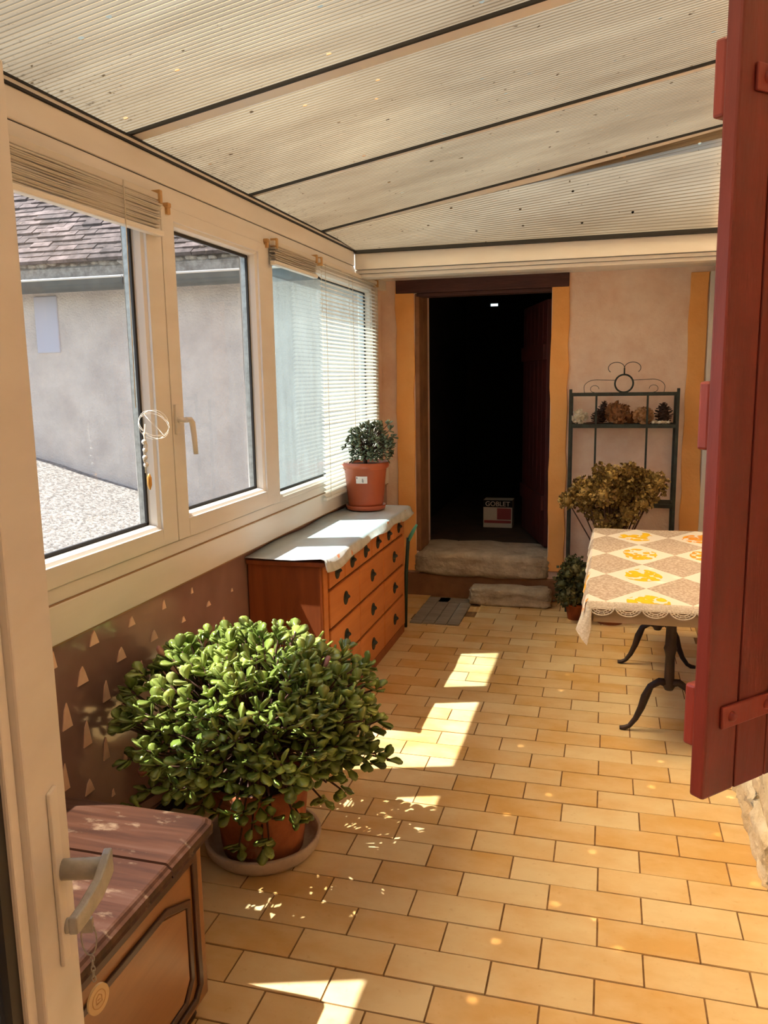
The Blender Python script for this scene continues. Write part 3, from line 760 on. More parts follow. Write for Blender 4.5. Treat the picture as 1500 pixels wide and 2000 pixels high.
CAM = Vector((0, 0, HC))
def jade(name, base, ztop, pots, crown_c, rad, ntips, L, label, n_single, m, seed, extra=(), dead=0, zmin=-.55):
    random.seed(seed)
    root = empty(name, base, label, 'potted plant')
    pots(root)
    proto = leaf_mesh('leaf', L, L*.80, L*.15, m); pm = proto.mesh('leaf', m)
    leaves = []; stems = MB(); cc = Vector(crown_c)
    trunk_top = Vector((base[0], base[1], ztop+ .12*rad[2]/.36))
    soil = Vector((base[0], base[1], ztop-.03))
    stems.tube([soil, soil.lerp(trunk_top, .5), trunk_top], [.04*rad[2]/.36, .034*rad[2]/.36, .03*rad[2]/.36], 10)
    tips = []
    lump = [Vector((random.gauss(0, 1), random.gauss(0, 1), random.gauss(0, 1))).normalized() for _ in range(16)]
    tries = 0
    while len(tips) < ntips and tries < ntips*60:
        tries += 1
        v = Vector((random.gauss(0, 1), random.gauss(0, 1), random.gauss(0, 1))).normalized()
        if v.z < zmin: continue
        k = random.choice((1, 1, .92, .8, .62))*random.uniform(.9, 1.04)
        k *= .90+.13*max(0, max(v.dot(l) for l in lump)*4-3)
        p = cc+Vector((v.x*rad[0], v.y*rad[1], v.z*rad[2]))*k
        if p.x < -1.64+L*.3: continue
        if v.z < -.1 and (p-Vector((base[0], base[1], p.z))).length < .17*rad[0]/.5: continue
        tips.append((p, Vector((v.x, v.y, v.z*.8+.45)).normalized()))
    for (p, d) in extra: tips.append((Vector(p), Vector(d).normalized()))
    for i, (p, d) in enumerate(tips):
        if i % 4 == 0 or i >= len(tips)-len(extra):
            mid = trunk_top.lerp(p, .5)+Vector((0, 0, .06*rad[2]/.36))
            stems.tube([trunk_top+Vector((0, 0, -.02)), mid, p], [.012*rad[2]/.36, .008*rad[2]/.36, .004*rad[2]/.36], 5)
        else: stems.tube([p-d*L*2.2+Vector((0, 0, -.01)), p], [.005*rad[2]/.36, .003*rad[2]/.36], 4)
        a0 = random.uniform(0, 6.28)
        ax = d.orthogonal().normalized()
        for j in range(random.choice((5, 6, 7))):
            ang_ = a0+j*math.pi/2*1.0+(j//2)*math.pi/2+ (math.pi if j % 2 else 0)
            side = Quaternion(d, ang_) @ ax
            spread = .35+.75*(1-j/7.0)
            ld = (d*(1-.45*spread)+side*spread).normalized()
            lp = p - d*(L*.5)*(1-j/6.0) + side*L*.06
            M = orient(lp, ld, random.uniform(-.4, .4)) @ Matrix.Scale(random.uniform(.75, 1.15), 4)
            leaves.append(M)
    vis = sorted(range(len(leaves)), key=lambda i: (leaves[i].translation-CAM).length-0.6*((leaves[i].translation-cc).normalized().dot((CAM-cc).normalized())) )
    single = set(vis[:n_single*2:2])
    mass = MB()
    off = Matrix.Translation(-Vector(base))
    for i, M in enumerate(leaves):
        if i in single: inst('leaf', pm, root, off @ M)
        else: append(mass, proto, M)
    stems.build('stems', m_bark, root)
    mass.build('foliage', m, root, kind='stuff')
    for i in range(dead):
        p, d = tips[random.randrange(len(tips)-len(extra))]
        mb = MB(); append(mb, proto, orient(p, d, random.uniform(0, 3)) @ Matrix.Scale(1.15, 4)); mb.build('dry_leaf', m_deadleaf, root)
    return root
# big plant on the floor
BX, BY = -1.215, 2.60
sc_ = MB().lathe([(.165, 0), (.190, .004), (.212, .030), (.220, .064), (.219, .070), (.206, .070), (.196, .036), (.17, .018), (0.01, .016)], (BX, BY, 0), 40, (True, False)).build('plant_saucer', m_saucer, loc=(BX, BY, 0))
tag(sc_, 'wide grey weathered saucer on the floor under the big jade plant', 'saucer')
def bigpot(root):
    MB().lathe([(.150, .017), (.156, .06), (.168, .18), (.176, .255), (.190, .26), (.192, .30), (.180, .302), (.170, .26), (.02, .258)], (BX, BY, 0), 40, (True, False)).build('pot', m_terrabig, root)
    MB().lathe([(.165, .275), (.1, .285), (.01, .29)], (BX, BY, 0), 24, (False, True)).build('soil', m_soil, root)
ext = [((-1.55, 2.27, .30), (-.8, -.3, .1)), ((-1.60, 2.22, .27), (-.9, -.2, -.1)), ((-1.52, 2.32, .34), (-.7, -.4, .3)), ((-1.57, 2.24, .23), (-.5, -.6, -.3)), ((-1.48, 2.36, .36), (-.6, -.5, .3)),
       ((-.74, 2.52, .47), (.9, -.2, .1)), ((-.70, 2.55, .44), (.9, 0, .2)), ((-.80, 2.52, .46), (.7, -.3, .2)), ((-.84, 2.5, .42), (.5, -.4, -.1)), ((-.76, 2.54, .42), (.6, -.2, -.3)), ((-.90, 2.45, .38), (.4, -.5, -.2)), ((-.86, 2.5, .33), (.4, -.5, -.3)), ((-.93, 2.5, .28), (.3, -.6, -.5)),
       ((-1.16, 2.39, .20), (.1, -.9, -.4)), ((-1.10, 2.40, .15), (.1, -.8, -.5)), ((-1.13, 2.41, .12), (0, -.7, -.6)), ((-1.22, 2.40, .11), (0, -.7, -.5)), ((-1.30, 2.39, .24), (-.2, -.9, 0)), ((-1.36, 2.40, .26), (-.4, -.9, .1)), ((-1.24, 2.38, .25), (0, -.9, .1)), ((-1.08, 2.39, .25), (.3, -.9, .1)), ((-1.02, 2.42, .28), (.4, -.8, 0)), ((-1.18, 2.37, .27), (.1, -.9, .2)), ((-1.40, 2.42, .30), (-.5, -.8, .1)), ((-1.0, 2.45, .23), (.5, -.7, -.3)), ((-1.13, 2.38, .29), (0, -1, .2)), ((-1.33, 2.4, .31), (-.2, -.9, .2))]
for i in range(14):
    ext.append(((-1.5+random.uniform(0, .12), 2.42+random.uniform(-.1, .2), .34+random.uniform(-.05, .1)), (-.8, -.4, .2)))
jade('jade_plant', (BX, BY, .017), .29, bigpot, (-1.215, 2.56, .575), (.475, .46, .28), 540, .050, 'large round jade plant in a terracotta pot standing on the tiled floor', 290, m_jade, 11, ext, 6, -.62)
# small plant on the chest
SX, SY, CZ = -1.545, 5.13, .8945
ps = MB().lathe([(.115, 0), (.128, .004), (.135, .03), (.128, .031), (.12, .012), (.01, .010)], (SX, SY, CZ), 32, (True, False)).build('pot_saucer', m_plpot, loc=(SX, SY, CZ))
tag(ps, 'brown plastic saucer under the small pot on the chest of drawers', 'saucer')
def smallpot(root):
    MB().lathe([(.112, CZ+.012), (.118, CZ+.05), (.14, CZ+.27), (.148, CZ+.275), (.157, CZ+.285), (.159, CZ+.315), (.152, CZ+.318), (.146, CZ+.285), (.02, CZ+.28)], (SX, SY, 0), 40, (True, False)).build('pot', m_plpot, root)
    MB().lathe([(.147, CZ+.296), (.01, CZ+.302)], (SX, SY, 0), 24, (False, True)).build('soil', m_soil, root)
    # paper label on the side facing the camera
    th0 = math.atan2(-SY, -SX)-.20; n = 6; vs = []
    for i in range(n+1):
        th = th0-.28+.56*i/n
        for z, rr in ((CZ+.185, .1335), (CZ+.232, .138)):
            vs.append((SX+rr*math.cos(th), SY+rr*math.sin(th), z))
    lb = MB().add(vs, [(2*i, 2*i+2, 2*i+3, 2*i+1) for i in range(n)]).build('label', m_label, root)
    ik = MB()
    for (t0, t1, z0, z1) in ((-.25, -.20, .215, .228), (.02, .10, .205, .209), (.02, .10, .197, .202), (.05, .09, .190, .195), (.03, .045, .205, .218), (.06, .075, .205, .218)):
        pts = []
        for t_, z in ((t0, z0), (t1, z0), (t1, z1), (t0, z1)):
            rr = .1343+.0045*(z-.185)/.047; pts.append((SX+rr*math.cos(th0+t_), SY+rr*math.sin(th0+t_), CZ+z))
        ik.add(pts, [(0, 1, 2, 3)])
    ik.build('print', m_ink, lb)
jade('small_potted_plant', (SX, SY, CZ+.012), CZ+.30, smallpot, (-1.50, 5.10, CZ+.43), (.165, .165, .15), 150, .030, 'small leafy plant in a labelled brown plastic pot on the chest', 0, m_smalljade, 5, [((-1.65, 5.0, CZ+.42), (-1, -.3, .1)), ((-1.36, 5.1, CZ+.53), (.6, 0, .5)), ((-1.34, 5.1, CZ+.48), (.9, 0, .2)), ((-1.37, 5.1, CZ+.57), (.5, 0, .7)), ((-1.36, 5.1, CZ+.39), (1, 0, -.1))], 0, -.7)

# ================================================================== chest of drawers
chx0, chx1, chy0, chy1, chh = -1.715, -1.32, 3.62, 5.30, .875
cd = empty('chest_of_drawers', ((chx0+chx1)/2, (chy0+chy1)/2, 0), 'long pine chest of many small drawers under the window', 'chest of drawers')
MB().box((chx0, chy0, .0), (chx1-.012, chy0+.028, chh-.022)).build('side_panel', m_pineside, cd, bev=.003)
MB().box((chx0, chy1-.028, .0), (chx1-.012, chy1, chh-.022)).build('side_panel', m_pineside, cd, bev=.003)
MB().box((chx0, chy0+.028, .06), (chx1-.03, chy1-.028, chh-.022)).build('carcass', m_dkwood, cd)
MB().box((chx0, chy0-.02, chh-.022), (chx1+.015, chy1+.02, chh)).build('top', m_pineside, cd, bev=.003)
MB().box((chx1-.05, chy0+.03, 0), (chx1-.012, chy1-.03, .062)).build('plinth', m_pineside, cd, bev=.003)
MB().box((chx1-.028, chy0+.035, .062), (chx1-.008, chy0+.10, chh-.022)).build('stile', m_pine, cd, bev=.003)
MB().box((chx1-.028, chy1-.05, .062), (chx1-.008, chy1, chh-.022)).build('stile', m_pine, cd, bev=.003)
rl = MB()
for z in (.290, .498, .706): rl.box((chx1-.028, chy0+.10, z-.006), (chx1-.014, chy1-.05, z+.006))
rl.build('drawer_rail', m_dkwood, cd)
def drawer(y0, y1, z0, z1, big):
    dr = MB().box((chx1-.03, y0+.004, z0+.008), (chx1, y1-.004, z1-.008)).build('drawer', m_pine, cd, bev=.004)
    yc, zc = (y0+y1)/2, (z0+z1)/2+(.0 if big else -.005)
    a, b = .032, .034
    p = MB()      # cup pull: back plate with a hooded shell
    vs = [(chx1, yc+a*1.15*math.cos(t), zc+b*1.1*math.sin(t)) for t in [2*math.pi*k/16 for k in range(16)]]
    p.prism(vs, (.003, 0, 0))
    vs = []; fs = []; n = 8
    for i in range(5):
        th = math.pi/2*i/4
        for k in range(n+1):
            ph = math.pi*k/n
            vs.append((chx1+.003+.022*math.sin(th)*math.sin(ph)**.5, yc+a*.8*math.cos(ph)*(.35+.65*math.cos(th*.6)), zc-.006+b*.8*math.sin(ph)*math.cos(th*.75)))
    for i in range(4):
        for k in range(n): fs.append((i*(n+1)+k, i*(n+1)+k+1, (i+1)*(n+1)+k+1, (i+1)*(n+1)+k))
    p.add(vs, fs, True)
    p.build('cup_pull', m_iron, dr)
ya, yb = chy0+.10, chy1-.05
for k in range(6): drawer(ya+(yb-ya)*k/6, ya+(yb-ya)*(k+1)/6, .706, .853, False)
for z0, z1 in ((.498, .706), (.290, .498), (.07, .290)):
    for k in range(3): drawer(ya+(yb-ya)*k/3, ya+(yb-ya)*(k+1)/3, z0, z1, True)
# oilcloth on the chest: flat top with a wavy front flap
oc = MB(); ny = 60; top = []; vs = []; fs = []
random.seed(3)
y0_, y1_ = chy0-.035, chy1+.05
for i in range(ny+1):
    y = y0_+(y1_-y0_)*i/ny; t_ = i/ny
    drop = .042+.010*math.sin(t_*9.0)+.007*math.sin(t_*23)
    xo = .012*math.sin(t_*14)+.01
    zt = chh+.010+ (.012*math.exp(-((t_-.0)/.03)**2))
    row = [(chx0+.004, y, chh+.013+.012*math.sin(t_*7)**2), (chx0+.12, y, chh+.010), (chx0+.26, y, chh+.010), (chx1+.008, y, zt), (chx1+.026, y, zt-.006), (chx1+.031+xo*.4, y, chh-.03), (chx1+.030+xo, y, chh-drop)]
    vs += row
m_ = 7
for i in range(ny):
    for k in range(m_-1): fs.append((i*m_+k, i*m_+k+1, (i+1)*m_+k+1, (i+1)*m_+k))
oc.add(vs, fs, True); oo = oc.build('chest_cover', m_oiltop, loc=(-1.5, 4.46, chh+.01)); tag(oo, 'pale oilcloth with sprigged hanging front edge covering the chest of drawers', 'cloth')
oo.data.materials.append(m_oil)
for p in oo.data.polygons:
    if p.center.x + oo.location.x > chx1+.02: p.material_index = 1
sol = oo.modifiers.new('thick', 'SOLIDIFY'); sol.thickness = .0025; sol.offset = 1
# green stick behind the chest
st = empty('broom_handle', (-1.33, 5.42, 0), 'thin dark green stick with teal tip leaning behind the chest', 'stick')
MB().tube([(-1.35, 5.40, .0), (-1.345, 5.42, .40), (-1.335, 5.45, .64)], .013, 8).build('shaft', m_dkgreen, st)
MB().tube([(-1.335, 5.45, .62), (-1.30, 5.46, .69), (-1.275, 5.46, .735)], [.014, .013, .008], 8).build('tip', m_greenpl, st)

# ================================================================== blinds
def brackets(b, y0, y1, z):
    for y in (y0, y1): MB().box((XF+.012, y-.010, z-.035), (XF+.05, y+.010, z+.015)).build('bracket', m_clip, b, bev=.003)
def rolled(name, y0, y1, zt, zb, label):
    b = empty(name, (XF+.03, (y0+y1)/2, zt), label, 'blind')
    MB().box((XF+.014, y0, zt-.022), (XF+.042, y1, zt+.002)).build('headrail', m_slat, b, bev=.003)
    st_ = MB(); n = 22; random.seed(int(y0*100))
    for i in range(n):
        z = zb+.024+(zt-.026-zb-.024)*i/n
        dx = random.uniform(-.005, .005)
        a = MB()
        vs = []
        for yy in (y0+.004, (y0+y1)/2, y1-.004-(n-i)*.0012):
            sag = .004*math.sin(i*1.7+yy*5)
            h_ = (zt-.026-zb-.024)/n*.96
            vs += [(XF+.014+dx, yy, z+sag), (XF+.040+dx, yy, z+sag), (XF+.042+dx, yy, z+sag+h_*.5), (XF+.040+dx, yy, z+sag+h_), (XF+.014+dx, yy, z+sag+h_)]
        st_.add(vs, [(q*5+k, q*5+(k+1) % 5, q*5+5+(k+1) % 5, q*5+5+k) for q in (0, 1) for k in range(5)]+[(0, 4, 3, 2, 1), (10, 11, 12, 13, 14)])
    st_.build('slat_stack', m_slat, b, kind='stuff')
    MB().box((XF+.010, y0, zb), (XF+.044, y1, zb+.022)).build('bottom_rail', m_bead, b, bev=.006)
    brackets(b, y0+.02, y1-.02, zt)
    return b
b1 = rolled('gathered_blind', 1.60, 2.895, 2.452, 2.300, 'venetian blind pulled right up at the top of the nearest window')
MB().tube([(XF+.046, 2.63, 2.45), (XF+.046, 2.63, 2.30), (XF+.040, 2.625, 1.66)], .002, 5).build('pull_cord', m_cord, b1)
rolled('gathered_blind', 3.985, 4.62, 2.452, 2.335, 'short venetian blind gathered up beside the lowered blind')
vb = empty('venetian_blind', (XF+.03, 5.29, 2.45), 'lowered cream venetian blind covering the far end window', 'blind')
MB().box((XF+.014, 4.66, 2.432), (XF+.042, 5.925, 2.456)).build('headrail', m_slat, vb, bev=.003)
sm = MB(); vs = []
for y in (-.62, .62):
    for k in range(5):
        t_ = -1+2*k/4; an = math.radians(-38); xx = .0125*t_; zz_ = .0022*(1-t_*t_)
        vs.append((xx*math.cos(an)-zz_*math.sin(an), y, xx*math.sin(an)+zz_*math.cos(an)))
sm.add(vs, [(k, k+1, k+6, k+5) for k in range(4)], True); smm = sm.mesh('slat', m_slat)
n = 57; offv = Vector(vb.location)
for i in range(n):
    z = 1.04+(2.425-1.04)*i/(n-1)
    inst('slat', smm, vb, Matrix.Translation(Vector((XF+.03, 5.292, z))-offv) @ Matrix.Rotation(random.uniform(-.003, .003), 4, 'X'))
MB().box((XF+.016, 4.67, 1.012), (XF+.044, 5.915, 1.03)).build('bottom_rail', m_slat, vb, bev=.004)
cr = MB()
for y in (4.75, 5.29, 5.83):
    for x in (XF+.017, XF+.043): cr.tube([(x, y, 1.02), (x, y, 2.44)], .0015, 4)
cr.build('ladder_cord', m_cord, vb)
brackets(vb, 4.68, 5.90, 2.45)
# wire ball and pendant hanging on the blind cord
wbll = empty('wire_ball', (-1.60, 2.68, 1.594), 'silvery wire ball ornament with pendant hanging before the window mullion', 'ornament')
R_ = .060; C_ = Vector((-1.635, 2.70, 1.594)); wm = MB()
for k in range(5):
    ax = Vector((math.sin(k*1.3), math.cos(k*2.1), math.sin(k*.9+.5))).normalized(); u = ax.orthogonal().normalized(); v = ax.cross(u)
    wm.tube([C_+(u*math.cos(a)+v*math.sin(a))*R_*(1-.03*k) for a in [2*math.pi*i/26 for i in range(26)]], .0010, 5, closed=True)
wm.build('wire', m_wiremat, wbll)
MB().tube([(-1.635, 2.64, 1.60), (-1.642, 2.632, 1.50), (-1.642, 2.635, 1.42)], .0022, 5).tube([(-1.64, 2.632, 1.57), (-1.636, 2.645, 1.52), (-1.642, 2.628, 1.47), (-1.64, 2.64, 1.44)], .003, 5).build('cord', m_cord, wbll)
for q, z in enumerate((1.535, 1.505, 1.478, 1.45)): MB().blob((-1.640, 2.634+.004*(q % 2), z), .010, 8, 6).build('bead', m_wiremat, wbll)
MB().lathe([(.004, .03), (.009, .015), (.009, -.012), (.003, -.03)], (-1.641, 2.655, 1.385), 10).build('pendant', m_copper, wbll)

# ================================================================== red shutter
sh = empty('red_shutter', (XR, 2.33, .82), 'tall dark red boarded shutter swung open at the right', 'shutter')
sdir = Vector((.687, .727, 0)); snr = Vector((.727, -.687, 0)); s0 = Vector((.198, 1.8, 0))
MS = Matrix.Identity(4)
for i in range(3): MS[i][0] = sdir[i]; MS[i][1] = snr[i]; MS[i][2] = (0, 0, 1)[i]; MS[i][3] = s0[i]
SWd = .655; bw = SWd/6
for i in range(6):
    # board with rounded foot corner on the free edge
    MB().box((bw*i+(.0015 if i else 0), 0, .822), (bw*(i+1)-.0015, .036, 2.70), MS).build('board', m_red, sh, bev=.006 if i == 0 else .003)
for z0, z1 in ((.933, 1.075), (1.592, 1.735), (2.248, 2.395)):
    MB().box((.006, -.028, z0), (SWd-.02, 0, z1), MS).build('batten', m_redlight, sh, bev=.006)
for zc in (1.005, 2.315):
    sp_ = MB().box((.045, .036, zc-.026), (SWd+.012, .044, zc+.026), MS).build('strap_hinge', m_redlight, sh, bev=.003)
    for xx in (.075, .20, .34, .5): MB().blob(MS @ Vector((xx, .044, zc)), .012, 10, 6).build('bolt', m_redlight, sp_)
# pintles in the wall
pm_ = MB()
for zc in (1.005, 2.315):
    q = MS @ Vector((SWd+.002, .04, 0)); pm_.tube([(q.x, q.y, zc-.05), (q.x, q.y, zc+.04)], .012, 8).tube([(q.x, q.y, zc-.04), (XR-.002, q.y+.0, zc-.04)], .010, 8)
pm_.build('pintle', m_iron, sh)

# ================================================================== table and cloth
TX0, TX1, TY0, TY1, TZ = -.060, .610, 3.665, 5.48, .742
tb = empty('bistro_table', (.28, 4.57, 0), 'long narrow table on curved cast iron legs by the right wall', 'table')
MB().box((TX0+.012, TY0+.012, TZ-.028), (TX1-.01, TY1-.012, TZ)).build('tabletop', m_tblwood, tb, bev=.004)
ap = MB().box((TX0+.02, TY0+.018, TZ-.10), (TX1-.02, TY0+.04, TZ-.028)).box((TX0+.02, TY1-.04, TZ-.10), (TX1-.02, TY1-.018, TZ-.028)).box((TX0+.02, TY0+.04, TZ-.10), (TX0+.042, TY1-.04, TZ-.028)).box((TX1-.042, TY0+.04, TZ-.10), (TX1-.02, TY1-.04, TZ-.028))
ap.build('apron', m_tblwood, tb, bev=.003)
for yy in (3.99, 4.97):
    xc = .325
    MB().lathe([(.020, .23), (.030, .25), (.024, .28), (.022, .40), (.026, .42), (.032, .44), (.026, .46), (.024, .55), (.030, .57), (.024, .60), (.030, .66), (.05, .70), (.05, .714)], (xc, yy, 0), 16).build('column', m_castiron, tb)
    for sgn in (-1, 1):
        pts = [(xc, yy, .262), (xc+sgn*.045, yy, .268), (xc+sgn*.085, yy, .24), (xc+sgn*.108, yy, .185), (xc+sgn*.125, yy, .125), (xc+sgn*.150, yy, .065), (xc+sgn*.178, yy, .025), (xc+sgn*.20, yy, .013), (xc+sgn*.225, yy, .011)]
        MB().tube(pts, [.024, .019, .017, .021, .0175, .014, .012, .013, .010], 8).build('leg', m_castiron, tb)
MB().tube([(.325, 3.99, .50), (.325, 4.97, .50)], .011, 8).build('stretcher', m_castiron, tb)
# cloth with printed top, side drop and lace edge
tcx = empty('tablecloth', (.27, 4.57, TZ+.004), 'white and beige lozenge tablecloth with yellow flowers and lace edge', 'tablecloth')
c = MB(); nx, ny = 14, 30; vs = []; fs = []
for j in range(ny+1):
    y = TY0-.004+(TY1-TY0+.008)*j/ny
    for i in range(nx+1):
        x = TX0-.004+(TX1-TX0+.004)*i/nx
        vs.append((x, y, TZ+.004+.0012*math.sin(9*x+5*y)))
for j in range(ny):
    for i in range(nx): o = j*(nx+1)+i; fs.append((o, o+1, o+nx+2, o+nx+1))
c.add(vs, fs, True)
# left side drop
vs = []; fs = []; nj = 40
for j in range(nj+1):
    t_ = j/nj; y = TY0-.004+(TY1-TY0+.008)*t_
    bl = .10+.008*math.sin(t_*21)+.05*math.exp(-(t_/.05)**2)
    out = .010+.012*math.sin(t_*26)**2
    vs += [(TX0-.004, y, TZ+.004), (TX0-.014, y, TZ-.006), (TX0-.016-out*.6, y, TZ-bl*.5), (TX0-.018-out, y-.02*math.exp(-(t_/.05)**2), TZ-bl)]
for j in range(nj):
    for k in range(3): o = j*4+k; fs.append((o, o+1, o+5, o+4))
c.add(vs, fs, True); cl = c.build('cloth', m_cloth, tcx)
# front hem: white band and scalloped lace (openwork arcs)
hb = MB(); vs = []; fs = []; nj = 60
for j in range(nj+1):
    x = TX0-.006+(TX1-TX0)*j/nj
    sc = abs(math.sin((x-TX0)*math.pi/.115)); vs += [(x, TY0-.006, TZ+.005), (x, TY0-.012, TZ-.004), (x, TY0-.014, TZ-.022-.006*sc)]
for j in range(nj):
    for k in range(2): o = j*3+k; fs.append((o, o+1, o+4, o+3))
hb.add(vs, fs, True).build('hem', m_lace, tcx)
lc = MB(); pw = .115; x = TX0
while x < TX1-.02:
    for rr, r0 in ((.055, .0028), (.042, .002), (.030, .0022)):
        lc.tube([(x+pw/2-rr*math.cos(a), TY0-.014, TZ-.018-rr*.72*math.sin(a)) for a in [math.pi*i/14 for i in range(15)]], r0, 4)
    for a in (.5, .9, 1.3, 1.84, 2.24, 2.64): lc.tube([(x+pw/2-.030*math.cos(a), TY0-.014, TZ-.018-.022*math.sin(a)), (x+pw/2-.055*math.cos(a), TY0-.014, TZ-.018-.040*math.sin(a))], .0016, 4)
    lc.box((x, TY0-.0145, TZ-.030), (x+pw, TY0-.0125, TZ-.020))
    x += pw
lc.build('lace', m_lace, tcx)
# hanging corner
MB().add([(TX0-.006, TY0-.006, TZ), (TX0+.012, TY0-.016, TZ-.03), (TX0+.014, TY0-.018, TZ-.12), (TX0-.002, TY0-.03, TZ-.20), (TX0-.03, TY0-.02, TZ-.17), (TX0-.055, TY0+.0, TZ-.135), (TX0-.03, TY0+.02, TZ-.06), (TX0-.012, TY0-.028, TZ-.10)], [(0, 1, 7), (1, 2, 7), (2, 3, 7), (3, 4, 7), (4, 5, 7), (5, 6, 7), (6, 0, 7)], True).build('corner_drop', m_lace, tcx)

# ================================================================== iron rack and what stands on it
RX0, RX1, RYf, RYb = -.262, .470, 6.03, 6.26
rk = empty('iron_rack', ((RX0+RX1)/2, 6.15, 0), 'dark green iron rack with scrolled top against the back wall', 'rack')
for x in (RX0, RX1):
    MB().box((x-.010, RYf-.010, 0), (x+.010, RYf+.010, 1.655)).build('post', m_iron, rk, bev=.002)
    MB().box((x-.010, RYb-.010, 0), (x+.010, RYb+.010, 1.60)).build('post', m_iron, rk, bev=.002)
MB().box((RX0, RYf-.008, 1.605), (RX1, RYf+.008, 1.630)).build('top_bar', m_iron, rk, bev=.002)
def shelf(z):
    f = MB()
    for y in (RYf, RYb): f.box((RX0, y-.008, z-.022), (RX1, y+.008, z+.004))
    for x in (RX0, RX1): f.box((x-.008, RYf, z-.022), (x+.008, RYb, z+.004))
    for k in range(1, 6): f.box((RX0, RYf+(RYb-RYf)*k/6-.004, z-.004), (RX1, RYf+(RYb-RYf)*k/6+.004, z+.003))
    f.build('shelf', m_iron, rk)
for z in (1.400, .83, .30): shelf(z)
for x in (-.082, .268): MB().box((x-.007, RYf+.002, .83), (x+.007, RYf+.012, 1.61)).build('upright', m_iron, rk)
cxr = .104
MB().tube([(cxr+.062*math.cos(a), RYf, 1.692+.062*math.sin(a)) for a in [2*math.pi*i/28 for i in range(28)]], .007, 6, closed=True).build('ring', m_iron, rk)
MB().tube([(cxr, RYf, 1.752), (cxr, RYf, 1.80)], .006, 6).build('finial', m_iron, rk)
for s in (-1, 1):
    pts = [(cxr, RYf, 1.795)]+[(cxr+s*(.055-.055*math.cos(a)), RYf, 1.80+.040*math.sin(a)) for a in [math.pi*1.25*i/16 for i in range(1, 17)]]
    MB().tube(pts, .0024, 5).build('scroll', m_iron, rk)
    pts = [(cxr+s*.06, RYf, 1.715), (cxr+s*.19, RYf, 1.72)]+[(cxr+s*(.19+.085*math.sin(a)), RYf, 1.665+.055*math.cos(a)) for a in [math.pi*.55*i/8 for i in range(9)]]+[(cxr+s*.270, RYf, 1.630)]
    MB().tube(pts, .002, 5).build('scroll', m_iron, rk)
    MB().tube([(cxr+s*(.20+.03*math.cos(a)), RYf, 1.655+.025*math.sin(a)) for a in [math.pi*(-.5+1.5*i/10) for i in range(11)]], .0018, 5).build('scroll', m_iron, rk)
ZS = 1.404
def puff(name, c, r, m, label, cat, n=90, ps=.018, sq=.85, group=None):
    random.seed(int(c[0]*1000)+5); mb = MB(); C = Vector(c); mb.blob(C, r*.8, 10, 7, .1, (1, 1, sq))
    for i in range(n):
        v = Vector((random.gauss(0, 1), random.gauss(0, 1), random.gauss(0, 1))).normalized(); p = C+Vector((v.x, v.y, v.z*sq))*r*random.uniform(.78, .95)
        M = orient(p, v+Vector((random.uniform(-.6, .6), random.uniform(-.6, .6), random.uniform(-.6, .6))), random.uniform(0, 3))
        mb.add([M @ Vector(q) for q in ((-ps/2, 0, 0), (ps/2, 0, 0), (ps*.6, ps, ps*.2), (-ps*.6, ps, ps*.2))], [(0, 1, 2, 3)])
    o = mb.build(name, m, loc=c); return tag(o, label, cat, group)
puff('dried_flower', (-.200, 6.12, ZS+.050), .052, m_coral, 'round cream dried flower head at the left end of the rack shelf', 'dried flower')
puff('dried_flower', (.068, 6.11, ZS+.078), .080, m_dryfl, 'tan dried flower head, largest on the rack shelf', 'dried flower', 150, .024, .9)
puff('dried_flower', (.165, 6.205, ZS+.038), .040, m_dryfl, 'brown dried flower head tucked behind the largest one', 'dried flower', 90, .02, .8)
puff('dried_flower', (.245, 6.11, ZS+.056), .062, m_coral if False else mat('straw_flower', 'bd9268', 'a27a52', 40, rough=.95), 'straw coloured dried flower head beside the right pine cone', 'dried flower', 110, .022, .85)
def cone(c, r, h, label, tilt=0):
    rt = empty('pine_cone', c, label, 'pine cone', 'pine cones on the rack shelf')
    T = Matrix.Translation(c) @ Matrix.Rotation(tilt, 4, 'Y')
    k = MB(); n = 46
    pr = [(.15*r, 0), (.55*r, h*.15), (.6*r, h*.4), (.4*r, h*.75), (.05*r, h)]
    kk = MB().lathe(pr, (0, 0, 0), 10); kk.v = [tuple(T @ Vector(v)) for v in kk.v]; kk.build('core', m_cone, rt)
    for i in range(n):
        t_ = i/n; a = i*2.39996; z = h*(.04+.92*t_); rr = r*(.62+.55*math.sin(math.pi*min(1, t_*1.05+.08)))*(1-.35*t_)
        d = Vector((math.cos(a), math.sin(a), .35)); s = Vector((-math.sin(a), math.cos(a), 0)); p = Vector((0, 0, z)); w_ = r*.30*(1-.4*t_)
        up = Vector((0, 0, 1))
        v = [p+s*w_*.4, p-s*w_*.4, p+d*rr*.95-s*w_, p+d*rr*.95+s*w_, p+d*rr-up*r*.12]
        k.add([T @ q for q in v], [(0, 1, 2, 3), (3, 2, 4), (1, 2, 4), (0, 4, 3)])
    k.build('scales', m_cone, rt)
cone((-.070, 6.10, ZS), .052, .10, 'dark pine cone standing left of the largest dried flower')
cone((-.045, 6.205, ZS), .052, .165, 'dark pine cone rising behind the left cone', .12)
cone((.388, 6.15, ZS), .066, .15, 'open dark pine cone at the right end of the rack shelf', -.06)
sh_ = MB(); 
for i in range(6): sh_.blob((.31+.022*i, 6.08+random.uniform(-.02, .03), ZS+.012), .013, 6, 4, .2, (1.6, .8, .9), Matrix.Rotation(random.uniform(0, 3), 3, 'Z'))
tag(sh_.build('dried_petals', m_coral, loc=(.36, 6.09, ZS), kind='stuff'), 'pale dried petals scattered at the right end of the rack shelf', 'petals')
